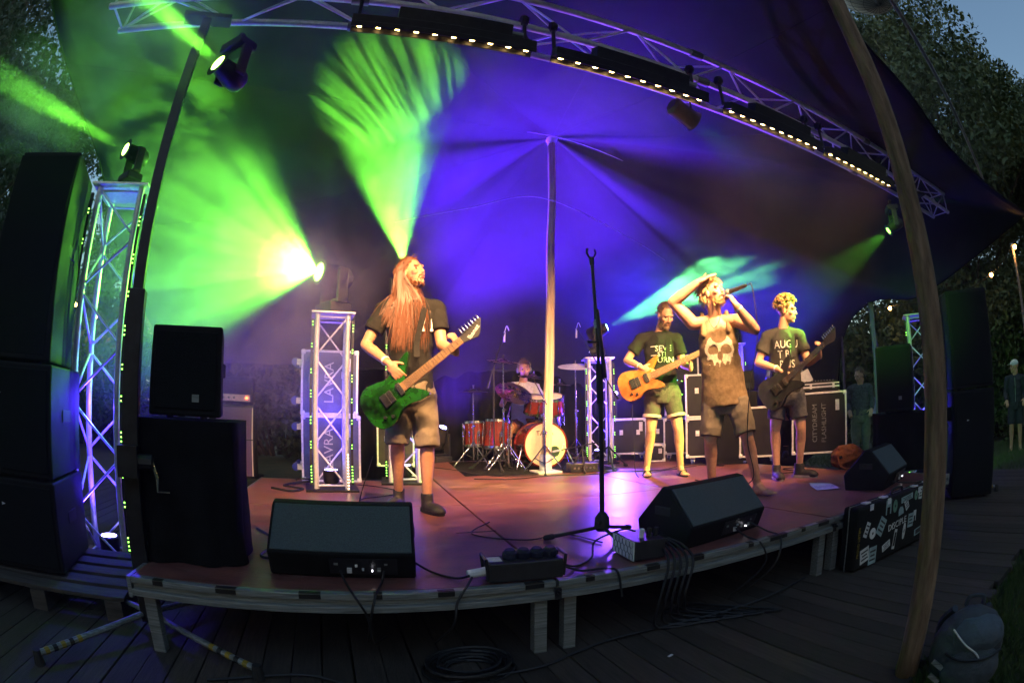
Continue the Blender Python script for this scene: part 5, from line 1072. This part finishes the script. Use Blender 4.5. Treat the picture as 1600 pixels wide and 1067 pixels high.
# ------------------------------------------------------------------ amplifiers
rs = thing('riser_box', 'black riser box under the left guitar amplifier', 'riser', (-1.22, 5.72, 0)); obj('box', G().box((0, 0, DZ/2), (.8, .5, DZ-.002)), 'black_paint', rs, bev=.01)
ac = thing('guitar_cabinet', 'slanted guitar cabinet with purple grille cloth at the left', 'amplifier', (-1.2, 5.7, DZ), 4); obj('cabinet', G().prism([(-.18, 0), (-.18, .4), (-.12, .76), (.18, .76), (.18, 0)], -.34, .34, frame((0, 0, 0), (0, 1, 0), (0, 0, 1), (1, 0, 0))), 'black_paint', ac, bev=.015)
obj('grille_cloth', G().box((0, -.183, .21), (.6, .01, .37)).box((0, -.153, .57), (.6, .01, .33), MX.Rotation(R_(-9.5), 3, 'X')), 'purple_grille', ac); obj('piping', G().box((.31, -.19, .21), (.01, .008, .37)).box((.31, -.16, .57), (.01, .008, .33), MX.Rotation(R_(-9.5), 3, 'X')), 'drumhead', ac)
ah = thing('amplifier_head', 'guitar amplifier head with glowing red pilot light', 'amplifier', (-1.2, 5.72, DZ+.775), 4); obj('case', G().box((0, 0, .14), (.62, .24, .27)), 'black_paint', ah, bev=.012); obj('faceplate', G().box((.0, -.122, .06), (.56, .008, .07)), 'amp_face', ah); obj('upper_grille', G().box((0, -.122, .18), (.54, .006, .12)), 'grille', ah); obj('pilot_light', G().cyl((.24, -.124, .06), (.24, -.134, .06), .014), 'e_red', ah)
for i in range(6): obj('knob', G().cyl((-.2+.06*i, -.126, .06), (-.2+.06*i, -.142, .06), .012), 'black_plastic', ah)
a2 = thing('guitar_cabinet', 'black guitar cabinet behind the curly-haired guitarist', 'amplifier', (4.72, 4.98, DZ), -45); obj('cabinet', G().box((0, 0, .45), (.66, .36, .9)), 'black_paint', a2, bev=.015); obj('grille_cloth', G().box((0, -.183, .45), (.6, .008, .8)), 'grille', a2)
a3 = thing('amplifier_head', 'black amplifier head on the cabinet behind the singer', 'amplifier', (4.72, 4.98, DZ+.915), -45); obj('case', G().box((0, 0, .12), (.6, .24, .24)), 'black_paint', a3, bev=.012); obj('faceplate', G().box((0, -.122, .06), (.54, .006, .06)), 'black_metal', a3)
bk = thing('backdrop_screen', 'low black cloth screen behind the drum kit', 'screen', (2.0, 8.45, 0), -8); g = G(); nn = 90
for z in (0.0, .6, 1.2, 1.78):
    for i in range(nn+1): g.v.append((-2.0+4.4*i/nn, .05*math.sin(i*.8)*(1-.4*z/1.8)+.03*MN.noise(V((i*.2, z, 0))), z))
for j in range(3):
    for i in range(nn): a = j*(nn+1)+i; g.f.append((a, a+1, a+nn+2, a+nn+1))
obj('cloth', g, 'cloth', bk, smooth='all'); obj('top_rail', G().cyl((-2, 0, 1.785), (2.4, 0, 1.785), .016), 'black_metal', bk)
for x in (-2, .2, 2.4): obj('post', G().cyl((x, .05, 0), (x, .05, 1.8), .018), 'black_metal', bk)

# ------------------------------------------------------------------ things on the stage front
M['socket'] = mat('dark_blue_socket', (.012, .014, .04), .6)
db = thing('power_distribution_box', 'black power distribution box with four round sockets on the stage edge', 'power box', (.79, 2.11, DZ), -6); obj('box', G().box((0, 0, .055), (.33, .13, .09)), 'black_plastic', db, bev=.008); obj('label', G().box((-.13, 0, .101), (.06, .07, .002)), 'print', db)
for i in range(4): s_ = obj('socket', G().lathe([(.03, 0), (.034, .01), (.032, .03), (.02, .036)], (-.06+.06*i, 0, .1), (0, -.1, 1)), M['socket'], db, smooth=True); obj('socket_lid', G().lathe([(.026, 0), (.02, .008)], (-.06+.06*i, -.004, .136), (0, -.1, 1)), M['socket'], s_, smooth=True)
for s in (-1, 1): obj('end_frame', G().tube([(s*.165, -.06, .02), (s*.175, -.06, .115), (s*.175, .06, .115), (s*.165, .06, .02)], .008), 'black_metal', db)
obj('plug', G().cyl((-.17, -.01, .05), (-.25, -.02, .045), .022, .018), 'white', db)
pb = thing('junction_box', 'box with white patterned side among cables beside the microphone stand', 'junction box', (1.43, 2.2, DZ), -6); obj('box', G().box((.015, 0, .055), (.17, .25, .1)), 'black_plastic', pb, bev=.005); obj('patterned_side', G().box((-.074, 0, .055), (.006, .245, .095)), M['hexwhite'] if 'hexwhite' in M else 'white', pb)
hx = G()
for i in range(6):
    for j in range(3):
        c = V((-.0785, -.1+.04*i+(.02 if j % 2 else 0), .024+.032*j)); pts = [c+V((0, .02*math.cos(k*PI/3+.52), .02*math.sin(k*PI/3+.52))) for k in range(7)]; hx.tube(pts, .0014, 4, False)
obj('hexagon_lines', hx, 'alu_dull', pb)
for i in range(3): obj('plug', G().cyl((.0+.04*i, -.05, .1), (.0+.04*i, -.06, .15), .012), 'white' if i == 0 else 'rubber', pb)
pp = thing('paper_sheet', 'white paper sheet lying on the deck before the curly-haired guitarist', 'paper', (3.72, 2.72, DZ+.004), 52); g = G()
for j in range(7):
    for i in range(7): g.v.append((-.148+.297*i/6, -.105+.21*j/6, .003+.02*max(0, (i-4)/2)**2*(j/6)))
for j in range(6):
    for i in range(6): a = j*7+i; g.f.append((a, a+1, a+8, a+7))
obj('sheet', g, 'paper', pp, smooth='all'); tg = G()
for i in range(9): tg.box((-.01, .08-.02*i, .0045), (.2-.05*(i % 3), .005, .0006))
obj('printed_lines', tg, 'alu_dull', pp)
ob = thing('canvas_bag', 'rust brown canvas bag slumped on the deck beside the right flight case', 'bag', (4.82, 3.2, DZ), -40); obj('bag', remesh(G().ell((0, 0, .12), (.2, 0, 0), (0, .14, 0), (0, .03, .13)).ell((.1, 0, .1), (.13, 0, 0), (0, .12, 0), (0, 0, .11)).ell((-.1, -.02, .14), (.1, 0, 0), (0, .11, 0), (.03, 0, .11)), .012, 3, .02, 9), 'orange_bag', ob, smooth='all'); obj('strap', G().tube(spline([(-.15, -.1, .15), (-.1, -.16, .03), (.1, -.2, .015), (.22, -.1, .02)], 6), .012), 'orange_bag', ob); obj('buckle', G().box((-.12, -.13, .14), (.03, .01, .03)), 'steel', ob)
# guitar case full of stickers leaning on the stage
gc = thing('guitar_case', 'black guitar case covered with stickers leaning on the stage edge', 'guitar case', (3.42, 1.80, 0), -4.4); obj('shell', G().box((0, 0, .22), (1.16, .13, .42)), 'black_paint', gc, bev=.02); obj('lid_seam', G().box((0, .01, .22), (1.165, .008, .425)), 'alu_dull', gc); obj('handle', G().tube(spline([(-.08, 0, .43), (-.06, 0, .46), (.06, 0, .46), (.08, 0, .43)], 5), .01), 'rubber', gc)
for x in (-.42, -.2, .25, .45): obj('latch', G().box((x, -.01, .434), (.06, .05, .01)).box((x, -.067, .41), (.04, .006, .04)), 'alu', gc, bev=.002)
M['stk1'] = mat('sticker_teal', (.3, .42, .42), .5); M['stk2'] = mat('sticker_white', (.6, .62, .58), .5); M['stk3'] = mat('sticker_green', (.12, .25, .17), .5)
for (x, z, w_, h_, rot, m, sh_) in ((-.46, .10, .1, .1, 10, 'stk2', 'r'), (-.36, .075, .09, .12, 0, 'stk1', 'r'), (-.46, .27, .045, .1, -25, 'stk2', 'r'), (-.385, .23, .075, .075, 0, 'stk2', 'o'), (-.28, .255, .085, .12, -32, 'stk1', 'r'), (-.2, .37, .07, .1, 0, 'stk1', 'u'), (-.11, .36, .06, .09, 0, 'stk3', 'o'), (.06, .385, .17, .04, 4, 'stk1', 'r'), (-.02, .31, .07, .06, 8, 'stk1', 'd'), (.06, .34, .05, .08, 30, 'stk2', 'r'), (.2, .38, .05, .07, 0, 'stk3', 'o'), (.27, .385, .05, .09, -4, 'stk2', 'r'), (.14, .21, .08, .1, -2, 'stk1', 'r'), (.2, .23, .04, .08, 0, 'stk2', 'u'), (-.19, .1, .1, .05, 16, 'stk2', 'r'), (-.08, .12, .035, .14, -10, 'stk2', 'f'), (.05, .15, .04, .12, -6, 'stk2', 'o'), (.28, .1, .12, .05, 6, 'stk1', 'f')):
    if sh_ == 'o': pts = [(w_/2*math.cos(a*PI/10), h_/2*math.sin(a*PI/10)) for a in range(20)]
    elif sh_ == 'd': pts = [(-w_/2, -h_/2), (w_/2, -h_/2), (w_/2, 0), (w_*.3, h_*.4), (-w_*.1, h_/2), (-w_*.4, h_*.3), (-w_/2, 0)]
    elif sh_ == 'u': pts = [(-w_/2, -h_/2), (-w_/2, h_/2), (w_/2, h_/2), (w_/2, -h_/2), (w_*.3, -h_/2), (w_*.3, 0), (-w_*.3, 0), (-w_*.3, -h_/2)]
    else: pts = [(-w_/2, -h_/2), (w_/2, -h_/2), (w_/2, h_/2), (-w_/2, h_/2)]
    T = frame((x, -.0655, z), (1, 0, 0), (0, 0, 1), (0, -1, 0)) @ MX.Rotation(R_(rot), 4, 'Z'); s_ = obj('sticker', G().prism(pts, 0, .0015, T), m, gc)
    ig = G()
    if sh_ == 'f': ig.box((0, 0, .002), (w_*.7, h_*.7, .001))
    elif sh_ == 'o': ig.prism([(w_*.12*math.cos(a*PI/5), h_*.12*math.sin(a*PI/5)) for a in range(10)], .0015, .0025)
    elif sh_ == 'r':
        for q in range(3): ig.box((0, h_*(.25-.25*q), .002), (w_*(.75-.2*(q % 2)), h_*.1, .001))
    if ig.v: ig.v = [tuple(T @ V(p)) for p in ig.v]; obj('sticker_print', ig, 'case', s_)
me = text('DISCIPLE', .065)
for v in me.vertices: v.co = frame((-.06, -.068, .225), (1, 0, .08), (-.08, 0, 1), (0, -1, 0)) @ v.co
obj('lettering', me, 'stk2', gc); me = text('PROUD LISTEN', .03)
for v in me.vertices: v.co = frame((-.545, -.068, .2), (0, 0, 1), (-1, 0, 0), (0, -1, 0)) @ v.co
obj('lettering', me, 'hazard', gc)
# backpack at the foot of the pole
bp_ = thing('backpack', 'grey-blue backpack on the grass at the foot of the tall pole', 'backpack', (1.98, .57, -.05), -62); obj('main_bag', remesh(G().ell((0, 0, .17), (.17, 0, 0), (0, .12, .02), (0, -.02, .18)).ell((0, .02, .1), (.16, 0, 0), (0, .12, 0), (0, 0, .1)), .008, 3, .006, 11), 'blue_bag', bp_, smooth='all'); obj('front_pocket', remesh(G().ell((.02, -.09, .12), (.135, 0, 0), (0, .07, 0), (0, 0, .11)), .007, 3, .006, 13), 'blue_bag', bp_, smooth='all'); obj('top_pocket', remesh(G().ell((.02, -.055, .25), (.125, 0, 0), (0, .08, 0), (0, 0, .085)), .007, 3, .006, 13), 'blue_bag2', bp_, smooth='all')
obj('zip', G().tube(spline([(-.11, -.1, .2), (-.05, -.145, .19), (.06, -.15, .19), (.14, -.1, .2)], 6), .006), 'tape', bp_); obj('handle', G().tube(spline([(-.04, .06, .33), (-.03, .05, .37), (.03, .05, .37), (.04, .06, .33)], 5), .01), 'blue_bag', bp_)
obj('piping', G().tube(spline([(-.1, -.1, .3), (-.04, -.135, .25), (.02, -.14, .21), (.05, -.14, .17)], 6), .004).tube(spline([(-.12, -.12, .06), (0, -.165, .05), (.13, -.12, .06)], 6), .005), 'print', bp_)
for z in (.09, .15): obj('strap_tab', G().box((-.13, -.1, z), (.06, .012, .018), MX.Rotation(R_(35), 3, 'Y')), 'alu_dull', bp_)
for s in (-1, 1): obj('shoulder_strap', G().tube(spline([(s*.08, .11, .3), (s*.12, .17, .22), (s*.12, .17, .1), (s*.1, .1, .03)], 6), .018), 'blue_bag', bp_)

# ------------------------------------------------------------------ cables
def cable(label, pts, r_=.0055, k=8): tag(obj('cable', G().tube(spline(pts, k), r_, 6), 'cable'), label, 'cable')
def fy(x): return 2.10-.0446*(x+.95)
cable('cable hanging over the stage edge under the left monitor, left of two', [(.0, 2.28, DZ+.05), (.02, 2.2, DZ+.012), (.05, fy(.05)-.012, DZ), (.1, fy(.1)-.02, .27), (.12, 2.15, .1), (.2, 2.4, .01)])
cable('cable hanging over the stage edge under the left monitor, right of two', [(.2, 2.25, DZ+.05), (.18, 2.18, DZ+.012), (.14, fy(.14)-.012, DZ), (.11, fy(.11)-.02, .26), (.1, 2.2, .08)])
cable('cable running from the left monitor to the power box', [(.34, 2.36, DZ+.05), (.42, 2.3, DZ+.008), (.5, 2.18, DZ+.01), (.54, 2.09, DZ+.045)])
cable('cable dropping over the edge from the power box plug', [(.55, 2.08, DZ+.04), (.52, 2.04, DZ+.02), (.47, fy(.47)-.015, DZ-.05), (.45, fy(.45)-.02, .22), (.4, 2.2, .05)])
cable('cable curving from the power box to the junction box', [(.96, 2.12, DZ+.06), (1.06, 2.16, DZ+.01), (1.2, 2.25, DZ+.01), (1.3, 2.4, DZ+.05), (1.4, 2.3, DZ+.12), (1.42, 2.2, DZ+.13)])
cable('cable lying along the edge right of the power box', [(.96, 2.1, DZ+.05), (1.05, 2.08, DZ+.012), (1.16, 2.05, DZ+.012), (1.2, fy(1.2)-.01, DZ+.005), (1.22, fy(1.2)-.025, .25)])
for i in range(5): cable(('first', 'second', 'third', 'fourth', 'fifth')[i]+' cable from the left of the bundle drooping from the junction box to the boardwalk', [(1.5+.02*i, 2.14, DZ+.08), (1.5+.03*i, 2.06, DZ+.05), (1.47+.035*i, fy(1.5)-.02-.004*i, DZ-.01), (1.4+.04*i, fy(1.5)-.05, .17), (1.45+.07*i, 2.0+.01*i, .02), (1.7+.1*i, 1.95-.05*i, .012), (1.6+.05*i, 2.2, .012)], .007)
cable('cable drooping from the middle monitor over the edge, left of two', [(2.05, 2.13, DZ+.06), (2.06, 2.05, DZ+.02), (2.1, fy(2.1)-.012, DZ-.02), (2.12, fy(2.1)-.02, .22), (2.0, 2.1, .02)]); cable('cable drooping from the middle monitor over the edge, right of two', [(2.2, 2.16, DZ+.06), (2.24, 2.05, DZ+.015), (2.26, fy(2.2)-.012, DZ-.02), (2.2, fy(2.2)-.02, .2), (2.1, 2.1, .02)])
cable('long cable lying on the boardwalk before the stage', [(-.6, 1.9, .012), (-.2, 2.0, .012), (.1, 1.86, .012), (.5, 1.88, .012), (.8, 1.9, .012), (1.0, 1.97, .012), (1.3, 2.02, .012), (2.1, 1.95, .012), (2.6, 2.0, .012)], .007)
cable('cable snaking over the deck from the centre pole to the drum rug', [(2.3, 5.6, DZ+.008), (2.0, 5.55, DZ+.008), (1.7, 5.8, DZ+.008), (1.5, 6.4, DZ+.008), (1.2, 6.9, DZ+.008)]); cable('cable lying across the deck behind the bassist\'s feet', [(2.95, 5.6, DZ+.008), (3.3, 5.25, DZ+.008), (3.7, 5.1, DZ+.008), (4.2, 5.3, DZ+.008), (4.4, 4.8, DZ+.008)], .006)
cable('cable curled on the deck beside the short truss tower', [(-.6, 4.9, DZ+.008), (-.4, 4.75, DZ+.008), (-.3, 4.9, DZ+.008), (-.5, 5.1, DZ+.008), (-.2, 5.35, DZ+.03), (-.35, 5.3, DZ+.05), (-.4, 5.45, DZ+.02)], .012); cable('cable lying beside the cloth draped block at the left', [(-.5, 3.2, DZ+.008), (-.35, 2.9, DZ+.008), (-.4, 2.6, DZ+.008), (-.3, 2.5, DZ+.02)], .007)
cable('cable from the right monitor to the sticker covered case', [(3.9, 2.15, DZ+.05), (4.1, 2.0, DZ+.012), (4.3, 1.95, DZ+.012), (4.6, 2.1, DZ+.012)])
cable('cable looping over the deck left of the microphone stand', [(1.0, 3.3, DZ+.008), (.8, 3.0, DZ+.008), (1.05, 2.75, DZ+.008), (1.3, 2.8, DZ+.008), (1.4, 2.5, DZ+.008)], .0045)
cable('thin cable trailing behind the long-haired guitarist', [(.3, 4.0, DZ+.4), (.2, 4.15, DZ+.05), (.25, 4.4, DZ+.008), (.6, 4.7, DZ+.008), (.4, 5.1, DZ+.008), (.1, 5.3, DZ+.008)], .0045)
cable('cable crossing the deck before the drum rug', [(1.5, 5.5, DZ+.008), (1.9, 5.35, DZ+.008), (2.4, 5.45, DZ+.008), (2.9, 5.3, DZ+.008), (3.3, 5.5, DZ+.008)], .006)
cable('cable winding from the bassist to the rack cases', [(3.3, 4.9, DZ+.008), (3.5, 5.15, DZ+.008), (3.9, 5.0, DZ+.008), (4.1, 5.25, DZ+.008), (4.4, 5.2, DZ+.008)], .005)
cable('cable lying behind the curly-haired guitarist\'s shoes', [(4.1, 3.7, DZ+.008), (4.4, 3.6, DZ+.008), (4.5, 3.9, DZ+.008), (4.8, 3.8, DZ+.008), (5.1, 4.0, DZ+.008)], .005)
g = G(); r = random.Random(3)
for i in range(9): rr = .1+.012*i; ph = r.uniform(0, 6); g.tube([(rr*math.cos(a*.35+ph)+r.gauss(0, .002), rr*.8*math.sin(a*.35+ph), .01+.012*(i % 4)+.002*math.sin(a)) for a in range(19)], .0075, 5)
tag(obj('cable_coil', g, 'cable', loc=(.5, 1.99, 0)), 'coiled black cable lying on the boardwalk under the stage front', 'cable')
lt = thing('litter', 'small white paper scrap on the boardwalk before the stage', 'litter', (1.33, 1.72, .004), 20); obj('scrap', G().box((0, 0, .002), (.03, .012, .003)), 'paper', lt)

# ------------------------------------------------------------------ festoon lights, balloon
bl_ = thing('balloon', 'large white balloon in the sky at the top right', 'balloon', (4.55, 1.5, 5.45)); obj('skin', G().ball((0, 0, 0), .5, 40, 26), 'balloon', bl_, smooth='all'); ng = G()
for k in range(12): a = k*PI/12; ng.tube([(.503*math.cos(t_)*math.cos(a), .503*math.cos(t_)*math.sin(a), .503*math.sin(t_)) for t_ in [2*PI*j/40 for j in range(41)]], .003, 4, False)
for k in range(-4, 5): z = .503*math.sin(k*.3); rr = .503*math.cos(k*.3); ng.tube([(rr*math.cos(2*PI*j/40), rr*math.sin(2*PI*j/40), z) for j in range(41)], .003, 4, False)
obj('netting', ng, 'rope', bl_); obj('tether', G().tube([(0, 0, -.5), (-1.3, -.3, -1.2), (-2.67, -.66, -1.4)], .006), 'rope', bl_)
fp = thing('lamp_post', 'slim pale post carrying the festoon lights at the far right', 'post', (11.0, 2.35, terrain_z(11, 0))); obj('pole', G().cyl((0, 0, 0), (0, 0, 3.9), .035, .03), 'post', fp, smooth=True); obj('cap', G().ball((0, 0, 3.9), .045), 'alu_dull', fp)
def festoon(label, pts, bulbs):
    t = thing('festoon_lights', label, 'string lights'); P_ = spline(pts, 8); obj('wire', G().tube(P_, .008, 5), 'cable', t)
    for b in bulbs:
        b = V(b); s_ = obj('bulb_holder', G().cyl(b+V((0, 0, .03)), b+V((0, 0, .12)), .022), 'rubber', t); obj('bulb', G().ball(b, .045, 10, 8), 'e_bulb', s_, smooth='all')
        l = bpy.data.lights.new('lamp_light', 'POINT'); l.energy = 9; l.color = (1, .5, .15); l.shadow_soft_size = .045; o = bpy.data.objects.new('lamp_light', l); COL.objects.link(o); o.parent = t; o.location = b-V((0, 0, .09))
festoon('warm festoon bulbs strung among the trees at the right', [(10.9, 2.3, 3.65), (11.4, 3.12, 3.3), (11.5, 4.6, 3.0), (11.3, 6.0, 3.1), (11.5, 7.5, 3.0)], [(10.9, 2.27, 3.6), (11.4, 3.12, 3.28), (11.3, 6.0, 3.05)])
festoon('warm festoon bulbs glowing in the dark behind the left tower', [(-7.5, 9.2, 3.4), (-5.9, 10.2, 3.0), (-5.5, 10.6, 2.85), (-4.2, 11.0, 2.9), (-2, 11.4, 3.0)], [(-5.9, 10.2, 2.97), (-5.5, 10.56, 2.78), (-4.2, 11.04, 2.86)])
